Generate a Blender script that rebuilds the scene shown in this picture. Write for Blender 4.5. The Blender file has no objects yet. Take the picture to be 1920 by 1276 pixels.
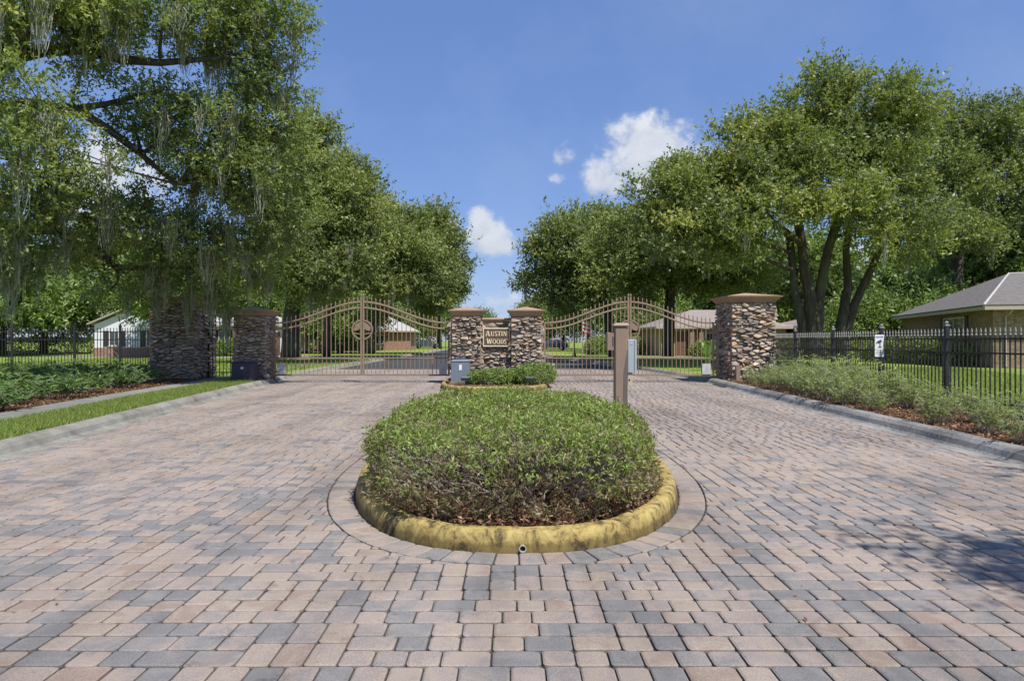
import bpy, math, random
import numpy as np
from mathutils import Vector

# ------------------------------------------------------------------ camera, sky, sun, exposure
scene = bpy.context.scene
COL = scene.collection
F_PX, CAM_H = 1260.0, 1.45           # focal length in photo pixels, eye height in metres
cam_d = bpy.data.cameras.new('camera')
cam = bpy.data.objects.new('camera', cam_d)
COL.objects.link(cam)
cam.location = (0, 0, CAM_H)
cam.rotation_euler = (math.radians(90), 0, 0)
cam_d.sensor_width = 36.0
cam_d.lens = F_PX / 1920 * 36.0
cam_d.clip_start = 0.05
cam_d.clip_end = 3000
scene.camera = cam

TO_SUN = Vector((0.30, -0.42, 0.86)).normalized()
SUN_EL = math.asin(TO_SUN.z)
SUN_AZ = math.atan2(TO_SUN.x, TO_SUN.y)          # clockwise from +Y
sun_d = bpy.data.lights.new('sun', 'SUN')
sun_d.energy = 3.9
sun_d.angle = math.radians(0.53)
sun_d.color = (1.0, 0.965, 0.92)
sun = bpy.data.objects.new('sun', sun_d)
COL.objects.link(sun)
sun.rotation_euler = (-TO_SUN).to_track_quat('-Z', 'Y').to_euler()
sun.location = (10, -10, 40)

world = bpy.data.worlds.new('World')
scene.world = world
world.use_nodes = True
scene.view_settings.view_transform = 'Standard'
scene.view_settings.look = 'None'
scene.view_settings.gamma = 1.0
scene.view_settings.use_curve_mapping = False
scene.view_settings.exposure = 0.62


def build_world():
    nt = world.node_tree
    N, L = nt.nodes, nt.links
    N.clear()
    out = N.new('ShaderNodeOutputWorld')
    bg = N.new('ShaderNodeBackground')
    bg.inputs['Strength'].default_value = 0.10
    sky = N.new('ShaderNodeTexSky')
    sky.sky_type = 'NISHITA'
    sky.sun_disc = False
    sky.sun_elevation = SUN_EL
    sky.sun_rotation = SUN_AZ
    sky.air_density = 1.0
    sky.dust_density = 0.3
    sky.ozone_density = 2.2
    tc = N.new('ShaderNodeTexCoord')
    sep = N.new('ShaderNodeSeparateXYZ')
    L.new(tc.outputs['Generated'], sep.inputs[0])

    def mth(op, a, b=None, c=None, clamp=False):
        m = N.new('ShaderNodeMath')
        m.operation = op
        m.use_clamp = clamp
        for i, v in enumerate((a, b, c)):
            if v is None:
                continue
            if isinstance(v, (int, float)):
                m.inputs[i].default_value = v
            else:
                L.new(v, m.inputs[i])
        return m.outputs[0]
    ay = mth('MAXIMUM', mth('ABSOLUTE', sep.outputs['Y']), 0.02)
    u = mth('DIVIDE', sep.outputs['X'], ay)
    v = mth('DIVIDE', sep.outputs['Z'], ay)
    uv = N.new('ShaderNodeCombineXYZ')
    L.new(u, uv.inputs[0])
    L.new(v, uv.inputs[1])

    def noise(scale, det, rough, vec, off=0.0):
        n = N.new('ShaderNodeTexNoise')
        n.inputs['Scale'].default_value = scale
        n.inputs['Detail'].default_value = det
        n.inputs['Roughness'].default_value = rough
        mp = N.new('ShaderNodeMapping')
        mp.inputs['Location'].default_value = (off, off * .7, 0)
        L.new(vec, mp.inputs[0])
        L.new(mp.outputs[0], n.inputs['Vector'])
        return n.outputs['Fac']
    n1 = noise(9.0, 7.0, 0.62, uv.outputs[0], 3.1)
    n2 = noise(26.0, 5.0, 0.6, uv.outputs[0], 7.7)
    # cumulus heaps: u, v, half width, half height, weight
    heaps = [(0.215, 0.275, 0.080, 0.062, 1.15), (0.175, 0.305, 0.0, 0.0, 0.0),
             (0.145, 0.240, 0.050, 0.040, 0.85), (0.19, 0.315, 0.036, 0.026, 0.9),
             (0.080, 0.275, 0.020, 0.020, 0.58), (0.075, 0.243, 0.022, 0.012, 0.5),
             (-0.030, 0.150, 0.046, 0.030, 0.95), (-0.046, 0.180, 0.020, 0.020, 0.85),
             (-0.092, 0.165, 0.022, 0.022, 0.75), (-0.005, 0.060, 0.055, 0.014, 0.62),
             (-0.33, 0.20, 0.10, 0.06, 0.9), (-0.62, 0.24, 0.13, 0.07, 0.9), (0.62, 0.22, 0.15, 0.07, 0.9),
             (0.42, 0.12, 0.15, 0.05, 0.9), (-1.1, 0.40, 0.20, 0.10, 0.9), (1.2, 0.45, 0.22, 0.12, 0.9)]
    tot = None
    shade = None
    for (cu, cv, a, b, w) in heaps:
        if w == 0:
            continue
        du = mth('DIVIDE', mth('SUBTRACT', u, cu), a)
        dv = mth('DIVIDE', mth('SUBTRACT', v, cv), b)
        d2 = mth('ADD', mth('MULTIPLY', du, du), mth('MULTIPLY', dv, dv))
        g = mth('MULTIPLY', mth('SUBTRACT', 1.0, mth('MULTIPLY', d2, 0.5), clamp=True), w)
        tot = g if tot is None else mth('MAXIMUM', tot, g)
        s = mth('MULTIPLY', mth('MULTIPLY', dv, 0.5), g)
        shade = s if shade is None else mth('ADD', shade, s)
    m = mth('ADD', tot, mth('MULTIPLY', mth('SUBTRACT', n1, 0.5), 1.9))
    m = mth('ADD', m, mth('MULTIPLY', mth('SUBTRACT', n2, 0.5), 1.3))
    rng = N.new('ShaderNodeMapRange')
    rng.interpolation_type = 'SMOOTHERSTEP'
    rng.inputs['From Min'].default_value = 0.36
    rng.inputs['From Max'].default_value = 1.0
    L.new(m, rng.inputs['Value'])
    alpha = mth('MULTIPLY', rng.outputs[0], mth('MULTIPLY', tot, 4.0, clamp=True))
    alpha = mth('MULTIPLY', alpha, 0.93)
    bright = mth('ADD', mth('ADD', 0.55, mth('MULTIPLY', shade, 0.35)), mth('MULTIPLY', mth('SUBTRACT', n2, 0.42), 0.7), clamp=True)
    ramp = N.new('ShaderNodeValToRGB')
    ramp.color_ramp.elements[0].position = 0.25
    ramp.color_ramp.elements[0].color = (0.36, 0.42, 0.52, 1)
    ramp.color_ramp.elements[1].position = 0.85
    ramp.color_ramp.elements[1].color = (0.68, 0.70, 0.74, 1)
    L.new(bright, ramp.inputs[0])
    cm = N.new('ShaderNodeMix')
    cm.data_type = 'RGBA'
    cm.blend_type = 'MULTIPLY'
    cm.inputs['Factor'].default_value = 1.0
    L.new(ramp.outputs[0], cm.inputs['A'])
    cm.inputs['B'].default_value = (8.0, 8.0, 8.0, 1)
    mx = N.new('ShaderNodeMix')
    mx.data_type = 'RGBA'
    L.new(alpha, mx.inputs['Factor'])
    # a humid, slightly violet summer sky
    tint = N.new('ShaderNodeMix')
    tint.data_type = 'RGBA'
    tint.blend_type = 'MULTIPLY'
    tint.inputs['Factor'].default_value = 1.0
    tint.inputs['B'].default_value = (0.97, 0.93, 1.02, 1)
    L.new(sky.outputs[0], tint.inputs['A'])
    flat = N.new('ShaderNodeMix')
    flat.data_type = 'RGBA'
    flat.inputs['Factor'].default_value = 0.55
    flat.inputs['B'].default_value = (0.85, 1.72, 4.2, 1)
    L.new(tint.outputs['Result'], flat.inputs['A'])
    n3 = noise(2.2, 6.0, 0.6, uv.outputs[0], 1.3)
    hz = mth('MULTIPLY', mth('SUBTRACT', n3, 0.46, clamp=True), 0.55, clamp=True)
    hm = N.new('ShaderNodeMix')
    hm.data_type = 'RGBA'
    L.new(hz, hm.inputs['Factor'])
    L.new(flat.outputs['Result'], hm.inputs['A'])
    hm.inputs['B'].default_value = (4.2, 4.7, 5.6, 1)
    L.new(hm.outputs['Result'], mx.inputs['A'])
    L.new(cm.outputs['Result'], mx.inputs['B'])
    L.new(mx.outputs['Result'], bg.inputs['Color'])
    L.new(bg.outputs[0], out.inputs['Surface'])


build_world()

# ------------------------------------------------------------------ helpers
RNG = np.random.default_rng(7)
random.seed(11)


def G(px, py, h=0.0):
    """photo pixel on a level surface of height h -> world point"""
    y = F_PX * (CAM_H - h) / (py - 638.0)
    return Vector(((px - 960.0) / F_PX * y, y, h))


def P(px, py, y):
    """photo pixel at a known distance -> world point"""
    return Vector(((px - 960.0) / F_PX * y, y, CAM_H + (638.0 - py) / F_PX * y))


def wloc(o):
    v = Vector((0, 0, 0))
    while o is not None:
        v = v + Vector(o.location)
        o = o.parent
    return v


def tag(o, label=None, cat=None, group=None, kind=None):
    if label:
        o['label'] = label
    if cat:
        o['category'] = cat
    if group:
        o['group'] = group
    if kind:
        o['kind'] = kind
    return o


def thing(name, loc, label, cat, group=None):
    o = bpy.data.objects.new(name, None)
    o.empty_display_size = 0.3
    COL.objects.link(o)
    o.location = loc
    return tag(o, label, cat, group)


def link_mesh(name, me, mat, parent=None):
    if mat is not None and len(me.materials) == 0:
        me.materials.append(mat)
    o = bpy.data.objects.new(name, me)
    COL.objects.link(o)
    if parent is not None:
        o.parent = parent
    return o


def np_mesh(name, V, Q, mat, parent=None, tint=None, smooth=False, local=False, vtint=None):
    """V (n,3) and Q (m,k) faces of k corners -> one mesh object"""
    V = np.asarray(V, dtype=np.float32).reshape(-1, 3)
    if parent is not None and not local:
        V = V - np.array(wloc(parent), dtype=np.float32)
    Q = np.asarray(Q, dtype=np.int32)
    m, k = Q.shape
    me = bpy.data.meshes.new(name)
    me.vertices.add(len(V))
    me.vertices.foreach_set('co', V.ravel())
    me.loops.add(m * k)
    me.loops.foreach_set('vertex_index', Q.ravel())
    me.polygons.add(m)
    me.polygons.foreach_set('loop_start', np.arange(0, m * k, k, dtype=np.int32))
    me.polygons.foreach_set('loop_total', np.full(m, k, dtype=np.int32))
    if smooth:
        me.polygons.foreach_set('use_smooth', np.ones(m, dtype=bool))
    if tint is not None:
        a = me.attributes.new('tint', 'FLOAT', 'FACE')
        a.data.foreach_set('value', np.asarray(tint, dtype=np.float32))
    me.update(calc_edges=True)
    return link_mesh(name, me, mat, parent)


class MB:
    """collects shapes, builds ONE mesh object"""

    def __init__(self):
        self.v, self.f, self.t = [], [], []

    def add(self, verts, faces, tint=0.5):
        n = len(self.v)
        self.v.extend([tuple(p) for p in verts])
        self.f.extend([tuple(i + n for i in q) for q in faces])
        self.t.extend([tint] * len(faces))
        return self

    def box(self, lo, hi, tint=0.5):
        x0, y0, z0 = lo
        x1, y1, z1 = hi
        v = [(x0, y0, z0), (x1, y0, z0), (x1, y1, z0), (x0, y1, z0), (x0, y0, z1), (x1, y0, z1), (x1, y1, z1), (x0, y1, z1)]
        f = [(0, 3, 2, 1), (4, 5, 6, 7), (0, 1, 5, 4), (1, 2, 6, 5), (2, 3, 7, 6), (3, 0, 4, 7)]
        return self.add(v, f, tint)

    def bbox(self, lo, hi, b=0.01, tint=0.5):
        """box with chamfered vertical and top edges"""
        x0, y0, z0 = lo
        x1, y1, z1 = hi
        p = [(x0 + b, y0), (x1 - b, y0), (x1, y0 + b), (x1, y1 - b), (x1 - b, y1), (x0 + b, y1), (x0, y1 - b), (x0, y0 + b)]
        cx, cy = (x0 + x1) / 2, (y0 + y1) / 2
        q = [(x - math.copysign(b, x - cx), y - math.copysign(b, y - cy)) for x, y in p]
        v = [(x, y, z0) for x, y in p] + [(x, y, z1 - b) for x, y in p] + [(x, y, z1) for x, y in q]
        f = [tuple(reversed(range(8))), tuple(range(16, 24))]
        for i in range(8):
            j = (i + 1) % 8
            f += [(i, j, 8 + j, 8 + i), (8 + i, 8 + j, 16 + j, 16 + i)]
        return self.add(v, f, tint)

    def prism(self, poly, z0, z1, tint=0.5):
        n = len(poly)
        v = [(x, y, z0) for x, y in poly] + [(x, y, z1) for x, y in poly]
        f = [tuple(reversed(range(n))), tuple(range(n, 2 * n))]
        f += [(i, (i + 1) % n, n + (i + 1) % n, n + i) for i in range(n)]
        return self.add(v, f, tint)

    def plate(self, poly, y0, y1, tint=0.5):
        """polygon in the XZ plane, thick along Y (y0 is the front)"""
        n = len(poly)
        v = [(x, y0, z) for x, z in poly] + [(x, y1, z) for x, z in poly]
        f = [tuple(range(n)), tuple(reversed(range(n, 2 * n)))]
        f += [((i + 1) % n, i, n + i, n + (i + 1) % n) for i in range(n)]
        return self.add(v, f, tint)

    def tube(self, pts, rad, n=8, cap=True, tint=0.5):
        pts = [Vector(p) for p in pts]
        k = len(pts)
        if not isinstance(rad, (list, tuple)):
            rad = [rad] * k
        v, f = [], []
        for i, p in enumerate(pts):
            t = (pts[min(i + 1, k - 1)] - pts[max(i - 1, 0)]).normalized()
            a = Vector((0, 0, 1)) if abs(t.z) < 0.9 else Vector((1, 0, 0))
            s = t.cross(a).normalized()
            w = s.cross(t)
            for j in range(n):
                an = 2 * math.pi * (j + .5) / n
                v.append(p + (s * math.cos(an) + w * math.sin(an)) * rad[i])
        for i in range(k - 1):
            for j in range(n):
                j2 = (j + 1) % n
                f.append((i * n + j, i * n + j2, (i + 1) * n + j2, (i + 1) * n + j))
        if cap:
            f.append(tuple(reversed(range(n))))
            f.append(tuple(range((k - 1) * n, k * n)))
        return self.add(v, f, tint)

    def lathe(self, prof, cx, cy, n=12, tint=0.5):
        """prof: (r, z) from bottom to top"""
        v, f = [], []
        for r, z in prof:
            for j in range(n):
                an = 2 * math.pi * j / n
                v.append((cx + r * math.cos(an), cy + r * math.sin(an), z))
        for i in range(len(prof) - 1):
            for j in range(n):
                j2 = (j + 1) % n
                f.append((i * n + j, i * n + j2, (i + 1) * n + j2, (i + 1) * n + j))
        f.append(tuple(reversed(range(n))))
        f.append(tuple(range((len(prof) - 1) * n, len(prof) * n)))
        return self.add(v, f, tint)

    def frustum(self, c, half0, half1, z0, z1, tint=0.5):
        """rectangular frustum: half sizes (hx, hy) at z0 and z1"""
        x, y = c
        v = []
        for (hx, hy), z in ((half0, z0), (half1, z1)):
            v += [(x - hx, y - hy, z), (x + hx, y - hy, z), (x + hx, y + hy, z), (x - hx, y + hy, z)]
        f = [(0, 3, 2, 1), (4, 5, 6, 7), (0, 1, 5, 4), (1, 2, 6, 5), (2, 3, 7, 6), (3, 0, 4, 7)]
        return self.add(v, f, tint)

    def mesh(self, name, parent=None, local=False):
        off = Vector((0, 0, 0)) if (parent is None or local) else wloc(parent)
        me = bpy.data.meshes.new(name)
        me.from_pydata([(p[0] - off[0], p[1] - off[1], p[2] - off[2]) for p in self.v], [], self.f)
        a = me.attributes.new('tint', 'FLOAT', 'FACE')
        a.data.foreach_set('value', self.t)
        me.update()
        return me

    def build(self, name, mat, parent=None, smooth=False, local=False):
        me = self.mesh(name, parent, local)
        if smooth:
            for p in me.polygons:
                p.use_smooth = True
        return link_mesh(name, me, mat, parent)


def copy_tree(o, parent=None):
    c = o.copy()
    COL.objects.link(c)
    c.parent = parent
    for ch in o.children:
        copy_tree(ch, c)
    return c


ORD = ['nearest', 'second', 'third', 'fourth', 'fifth', 'sixth', 'seventh', 'eighth', 'ninth', 'tenth', 'eleventh', 'twelfth',
       'thirteenth', 'fourteenth', 'fifteenth', 'sixteenth', 'seventeenth', 'eighteenth']

# ------------------------------------------------------------------ materials


def new_mat(name):
    m = bpy.data.materials.new(name)
    m.use_nodes = True
    nt = m.node_tree
    nt.nodes.clear()
    out = nt.nodes.new('ShaderNodeOutputMaterial')
    b = nt.nodes.new('ShaderNodeBsdfPrincipled')
    nt.links.new(b.outputs[0], out.inputs['Surface'])
    return m, nt, b, out


def ramp_node(nt, stops, interp='LINEAR'):
    r = nt.nodes.new('ShaderNodeValToRGB')
    cr = r.color_ramp
    cr.interpolation = interp
    while len(cr.elements) > 1:
        cr.elements.remove(cr.elements[-1])
    for i, (p, c) in enumerate(stops):
        e = cr.elements[0] if i == 0 else cr.elements.new(p)
        e.position = p
        e.color = (*c, 1)
    return r


def noise_node(nt, scale, det=4, rough=.55, coord='Object', stretch=None, dist=0.0):
    tc = nt.nodes.new('ShaderNodeTexCoord')
    n = nt.nodes.new('ShaderNodeTexNoise')
    n.inputs['Scale'].default_value = scale
    n.inputs['Detail'].default_value = det
    n.inputs['Roughness'].default_value = rough
    n.inputs['Distortion'].default_value = dist
    if coord == 'World':
        g = nt.nodes.new('ShaderNodeNewGeometry')
        src = g.outputs['Position']
    else:
        src = tc.outputs[coord]
    if stretch:
        mp = nt.nodes.new('ShaderNodeMapping')
        mp.inputs['Scale'].default_value = stretch
        nt.links.new(src, mp.inputs[0])
        src = mp.outputs[0]
    nt.links.new(src, n.inputs['Vector'])
    return n


def mix_col(nt, a, b, fac, blend='MIX'):
    m = nt.nodes.new('ShaderNodeMix')
    m.data_type = 'RGBA'
    m.blend_type = blend
    for key, val in (('A', a), ('B', b), ('Factor', fac)):
        sock = m.inputs[key]
        if isinstance(val, tuple):
            sock.default_value = (*val, 1)
        elif isinstance(val, (int, float)):
            sock.default_value = val
        else:
            nt.links.new(val, sock)
    return m.outputs['Result']


def bump(nt, b, height, strength=.3, dist=.01):
    n = nt.nodes.new('ShaderNodeBump')
    n.inputs['Strength'].default_value = strength
    n.inputs['Distance'].default_value = dist
    nt.links.new(height, n.inputs['Height'])
    nt.links.new(n.outputs[0], b.inputs['Normal'])


def simple(name, col, rough=.6, metal=0.0, var=.18, scale=6.0, coord='World', bump_s=0.0, spec=.4):
    m, nt, b, out = new_mat(name)
    n = noise_node(nt, scale, 5, .6, coord)
    d = tuple(c * (1 - var) for c in col)
    l = tuple(min(1, c * (1 + var)) for c in col)
    r = ramp_node(nt, [(.3, d), (.7, l)])
    nt.links.new(n.outputs['Fac'], r.inputs[0])
    nt.links.new(r.outputs[0], b.inputs['Base Color'])
    b.inputs['Roughness'].default_value = rough
    b.inputs['Metallic'].default_value = metal
    b.inputs['Specular IOR Level'].default_value = spec
    if bump_s:
        n2 = noise_node(nt, scale * 12, 4, .6, coord)
        bump(nt, b, n2.outputs['Fac'], bump_s, .01)
    return m


def leaf_mat(name, stops, trans=.35, rough=.5, tcol=None, spec=.35):
    """stops: colour ramp over the per-leaf tint"""
    m, nt, b, out = new_mat(name)
    at = nt.nodes.new('ShaderNodeAttribute')
    at.attribute_name = 'tint'
    r = ramp_node(nt, stops)
    nt.links.new(at.outputs['Fac'], r.inputs[0])
    nt.links.new(r.outputs[0], b.inputs['Base Color'])
    b.inputs['Roughness'].default_value = rough
    b.inputs['Specular IOR Level'].default_value = spec
    t = nt.nodes.new('ShaderNodeBsdfTranslucent')
    tc = mix_col(nt, r.outputs[0], tcol or (1.5, 1.6, .55), 1.0, 'MULTIPLY')
    nt.links.new(tc, t.inputs['Color'])
    mx = nt.nodes.new('ShaderNodeMixShader')
    mx.inputs[0].default_value = trans
    nt.links.new(b.outputs[0], mx.inputs[1])
    nt.links.new(t.outputs[0], mx.inputs[2])
    nt.links.new(mx.outputs[0], out.inputs['Surface'])
    return m


M = {}
M['oak_leaf'] = leaf_mat('oak_leaf', [(0, (.125, .155, .065)), (.45, (.20, .24, .08)), (.8, (.29, .32, .10)), (1, (.40, .40, .14))], .30, .52, None, .4)
M['oak_leaf_near'] = leaf_mat('oak_leaf_near', [(0, (.135, .175, .08)), (.45, (.21, .265, .095)), (.8, (.31, .35, .11)), (1, (.46, .46, .14))], .34, .52, None, .4)
M['wood_leaf'] = leaf_mat('wood_leaf', [(0, (.13, .18, .06)), (.5, (.20, .275, .08)), (1, (.30, .38, .12))], .28, .45)
M['bush_leaf'] = leaf_mat('bush_leaf', [(0, (.27, .20, .13)), (.13, (.25, .215, .13)), (.26, (.20, .205, .085)), (.6, (.21, .29, .07)), (.85, (.31, .39, .095)), (1, (.43, .46, .16))], .30, .5)
M['bed_leaf_r'] = leaf_mat('bed_leaf_narrow', [(0, (.19, .19, .085)), (.4, (.21, .26, .10)), (.8, (.30, .35, .14)), (1, (.40, .42, .20))], .34, .5)  # leaf colour of the narrow-leaved right bed plants
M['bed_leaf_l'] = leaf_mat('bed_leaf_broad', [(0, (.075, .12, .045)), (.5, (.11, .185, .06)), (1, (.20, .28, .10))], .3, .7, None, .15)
M['grass'] = leaf_mat('grass_blade', [(0, (.15, .17, .045)), (.5, (.20, .27, .055)), (1, (.36, .38, .13))], .35, .5)
M['moss'] = leaf_mat('spanish_moss', [(0, (.25, .265, .19)), (.5, (.37, .385, .275)), (1, (.50, .505, .36))], .3, .9, (1.1, 1.1, .9), .1)
M['litter'] = leaf_mat('leaf_litter', [(0, (.075, .04, .026)), (.4, (.16, .08, .045)), (.75, (.28, .155, .08)), (1, (.42, .29, .17))], .1, .8, (1, .8, .6), .2)
M['twig'] = simple('dry_twig', (.36, .315, .265), .9, var=.35, scale=9)
M['dark_bronze'] = simple('gate_paint', (.265, .19, .13), .5, var=.10, scale=5)
M['black_metal'] = simple('black_fence_paint', (.028, .028, .032), .38, var=.25, scale=8)
M['finial_metal'] = simple('sun_glint_finial_paint', (.30, .28, .25), .45, var=.25, scale=14)  # sun glint on the black finials, put into the colour as pale grey
M['cap'] = simple('pier_cap_stucco', (.34, .225, .145), .75, var=.14, scale=3.5, bump_s=.15)
M['post_brown'] = simple('pedestal_paint', (.27, .19, .14), .55, var=.08, scale=4)
M['post_dark'] = simple('pedestal_dark_plate', (.13, .11, .09), .5, var=.1)  # darker plate on the right of the call post
M['steel_grey'] = simple('grey_enclosure', (.36, .40, .42), .4, var=.06, scale=3)
M['op_grey'] = simple('operator_cover_grey', (.16, .19, .23), .5, var=.1, scale=4)
M['op_dark'] = simple('operator_cover_dark', (.05, .045, .07), .45, var=.15, scale=4)
M['white'] = simple('white_paint', (.78, .78, .76), .55, var=.05)
M['plate_white'] = simple('weathered_plate', (.50, .50, .49), .6, var=.15, scale=9)
M['ink'] = simple('sign_ink', (.05, .05, .08), .6, var=.05)
M['ink_grey'] = simple('sign_ink_faded', (.42, .42, .45), .6, var=.05)
M['ink_violet'] = simple('sign_ink_violet', (.22, .17, .34), .6, var=.05)
M['plaque'] = simple('plaque_brown', (.14, .085, .055), .55, var=.15, scale=10)
M['letter'] = simple('letter_cream', (.86, .76, .50), .5, var=.05)
M['mortar'] = simple('mortar_dark', (.145, .12, .098), .95, var=.35, scale=12)
M['fixture'] = simple('floodlight_green_black', (.03, .045, .045), .35, var=.2)
M['lens'] = simple('floodlight_glass', (.25, .36, .38), .1, var=.1, spec=.8)
M['rubber'] = simple('black_rubber', (.045, .045, .05), .8, var=.3, scale=20, bump_s=.4)
M['pvc'] = simple('pipe_grey', (.45, .43, .38), .6)
M['hole'] = simple('pipe_inside', (.012, .012, .012), .9)
M['bark'] = None


def mat_bark():
    m, nt, b, out = new_mat('oak_bark')
    n = noise_node(nt, 2.6, 8, .68, 'World', (3.2, 3.2, .7), .4)
    r = ramp_node(nt, [(.3, (.022, .018, .014)), (.5, (.065, .053, .042)), (.72, (.14, .12, .10))])
    nt.links.new(n.outputs['Fac'], r.inputs[0])
    n2 = noise_node(nt, .8, 3, .5, 'World')
    r2 = ramp_node(nt, [(.5, (0, 0, 0)), (.7, (1, 1, 1))])
    nt.links.new(n2.outputs['Fac'], r2.inputs[0])
    c = mix_col(nt, r.outputs[0], (.09, .10, .065), r2.outputs[0])
    nt.links.new(c, b.inputs['Base Color'])
    b.inputs['Roughness'].default_value = .95
    bump(nt, b, n.outputs['Fac'], .9, .06)
    return m


M['bark'] = mat_bark()


def mat_paver():
    m, nt, b, out = new_mat('blended_concrete_paver')
    at = nt.nodes.new('ShaderNodeAttribute')
    at.attribute_name = 'tint'
    # colour blend that swirls through each paver
    n = noise_node(nt, 6.5, 4, .55, 'World', None, .8)
    add = nt.nodes.new('ShaderNodeMath')
    add.operation = 'MULTIPLY_ADD'
    nt.links.new(n.outputs['Fac'], add.inputs[0])
    add.inputs[1].default_value = 1.35
    nt.links.new(at.outputs['Fac'], add.inputs[2])
    sub = nt.nodes.new('ShaderNodeMath')
    sub.operation = 'SUBTRACT'
    nt.links.new(add.outputs[0], sub.inputs[0])
    sub.inputs[1].default_value = .675
    r = ramp_node(nt, [(.02, (.182, .174, .166)), (.22, (.215, .203, .19)), (.38, (.252, .222, .198)), (.60, (.305, .25, .212)), (.80, (.318, .265, .21)), (1, (.275, .208, .168))])
    nt.links.new(sub.outputs[0], r.inputs[0])
    g = noise_node(nt, 210, 4, .75, 'World')
    gr = ramp_node(nt, [(.30, (.38, .37, .36)), (.5, (1, 1, 1)), (.70, (1.5, 1.48, 1.45))])
    nt.links.new(g.outputs['Fac'], gr.inputs[0])
    c = mix_col(nt, r.outputs[0], gr.outputs[0], .9, 'MULTIPLY')
    # tyre-worn paler bands and old drip stains
    s = noise_node(nt, .55, 5, .62, 'World')
    sr = ramp_node(nt, [(.3, (.80, .78, .78)), (.5, (1, 1, 1)), (.72, (1.10, 1.08, 1.10))])
    nt.links.new(s.outputs['Fac'], sr.inputs[0])
    c = mix_col(nt, c, sr.outputs[0], 1.0, 'MULTIPLY')
    st = noise_node(nt, 3.3, 6, .7, 'World')
    str_ = ramp_node(nt, [(.30, (.50, .49, .50)), (.40, (1, 1, 1))])
    nt.links.new(st.outputs['Fac'], str_.inputs[0])
    c = mix_col(nt, c, str_.outputs[0], .8, 'MULTIPLY')
    # long worn and dirty streaks along the driving direction
    tk = noise_node(nt, 1.0, 4, .6, 'World', (1.5, .10, 1))
    tr = ramp_node(nt, [(.36, (.80, .79, .78)), (.5, (1, 1, 1)), (.66, (1.12, 1.11, 1.10))])
    nt.links.new(tk.outputs['Fac'], tr.inputs[0])
    c = mix_col(nt, c, tr.outputs[0], .9, 'MULTIPLY')
    nt.links.new(c, b.inputs['Base Color'])
    b.inputs['Roughness'].default_value = .82
    b.inputs['Specular IOR Level'].default_value = .3
    bump(nt, b, g.outputs['Fac'], .6, .006)
    return m


M['paver'] = mat_paver()


def mat_stone():
    m, nt, b, out = new_mat('field_stone')
    oi = nt.nodes.new('ShaderNodeObjectInfo')
    r = ramp_node(nt, [(0, (.15, .125, .10)), (.16, (.28, .23, .185)), (.32, (.38, .305, .24)), (.46, (.47, .37, .285)), (.58, (.23, .185, .15)), (.70, (.56, .46, .36)), (.80, (.33, .285, .235)),
                       (.88, (.46, .27, .13)), (.94, (.47, .32, .22)), (1, (.44, .38, .28))])
    nt.links.new(oi.outputs['Random'], r.inputs[0])
    n = noise_node(nt, 7, 6, .65, 'World')
    nr = ramp_node(nt, [(.3, (.55, .53, .52)), (.52, (1, 1, 1)), (.72, (1.25, 1.2, 1.12))])
    nt.links.new(n.outputs['Fac'], nr.inputs[0])
    c = mix_col(nt, r.outputs[0], nr.outputs[0], .9, 'MULTIPLY')
    n3 = noise_node(nt, 2.2, 4, .6, 'World')
    r3 = ramp_node(nt, [(.60, (0, 0, 0)), (.80, (1, 1, 1))])
    nt.links.new(n3.outputs['Fac'], r3.inputs[0])
    c = mix_col(nt, c, (.36, .215, .13), r3.outputs[0])
    nt.links.new(c, b.inputs['Base Color'])
    b.inputs['Roughness'].default_value = .85
    n2 = noise_node(nt, 28, 6, .7, 'World')
    bump(nt, b, n2.outputs['Fac'], .8, .02)
    return m


M['stone'] = mat_stone()


def mat_ground(name, stops, scale, bump_s=.5, det=8, fine=60, fine_amt=.5, big=.12):
    m, nt, b, out = new_mat(name)
    n = noise_node(nt, scale, det, .65, 'World')
    r = ramp_node(nt, stops)
    nt.links.new(n.outputs['Fac'], r.inputs[0])
    f = noise_node(nt, fine, 4, .7, 'World')
    fr = ramp_node(nt, [(.25, (.5, .5, .5)), (.55, (1, 1, 1)), (.8, (1.35, 1.35, 1.35))])
    nt.links.new(f.outputs['Fac'], fr.inputs[0])
    c = mix_col(nt, r.outputs[0], fr.outputs[0], fine_amt, 'MULTIPLY')
    g = noise_node(nt, big, 3, .5, 'World')
    gr = ramp_node(nt, [(.3, (.82, .85, .8)), (.7, (1.12, 1.1, 1.05))])
    nt.links.new(g.outputs['Fac'], gr.inputs[0])
    c = mix_col(nt, c, gr.outputs[0], 1.0, 'MULTIPLY')
    nt.links.new(c, b.inputs['Base Color'])
    b.inputs['Roughness'].default_value = .95
    b.inputs['Specular IOR Level'].default_value = .15
    bump(nt, b, f.outputs['Fac'], bump_s, .03)
    return m


M['lawn'] = mat_ground('lawn_turf', [(.25, (.16, .215, .035)), (.5, (.22, .29, .05)), (.75, (.31, .35, .09))], 1.3, .8, 6, 22, .75)
M['soil'] = mat_ground('bed_mulch', [(.25, (.055, .036, .026)), (.5, (.12, .07, .042)), (.75, (.22, .145, .09))], 9, .9, 8, 45, .7)
M['sand'] = mat_ground('joint_sand', [(.3, (.045, .04, .036)), (.7, (.085, .075, .068))], 12, .4, 4, 120, .5)
M['asphalt'] = mat_ground('asphalt', [(.25, (.050, .051, .055)), (.75, (.085, .086, .092))], .9, .35, 5, 60, .5)
M['concrete'] = mat_ground('kerb_concrete', [(.25, (.11, .10, .09)), (.45, (.235, .22, .195)), (.75, (.36, .345, .315))], 2.0, .35, 8, 70, .45)
M['walk'] = mat_ground('sidewalk_concrete', [(.25, (.17, .165, .155)), (.75, (.28, .27, .255))], 1.6, .25, 6, 80, .4)


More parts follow.
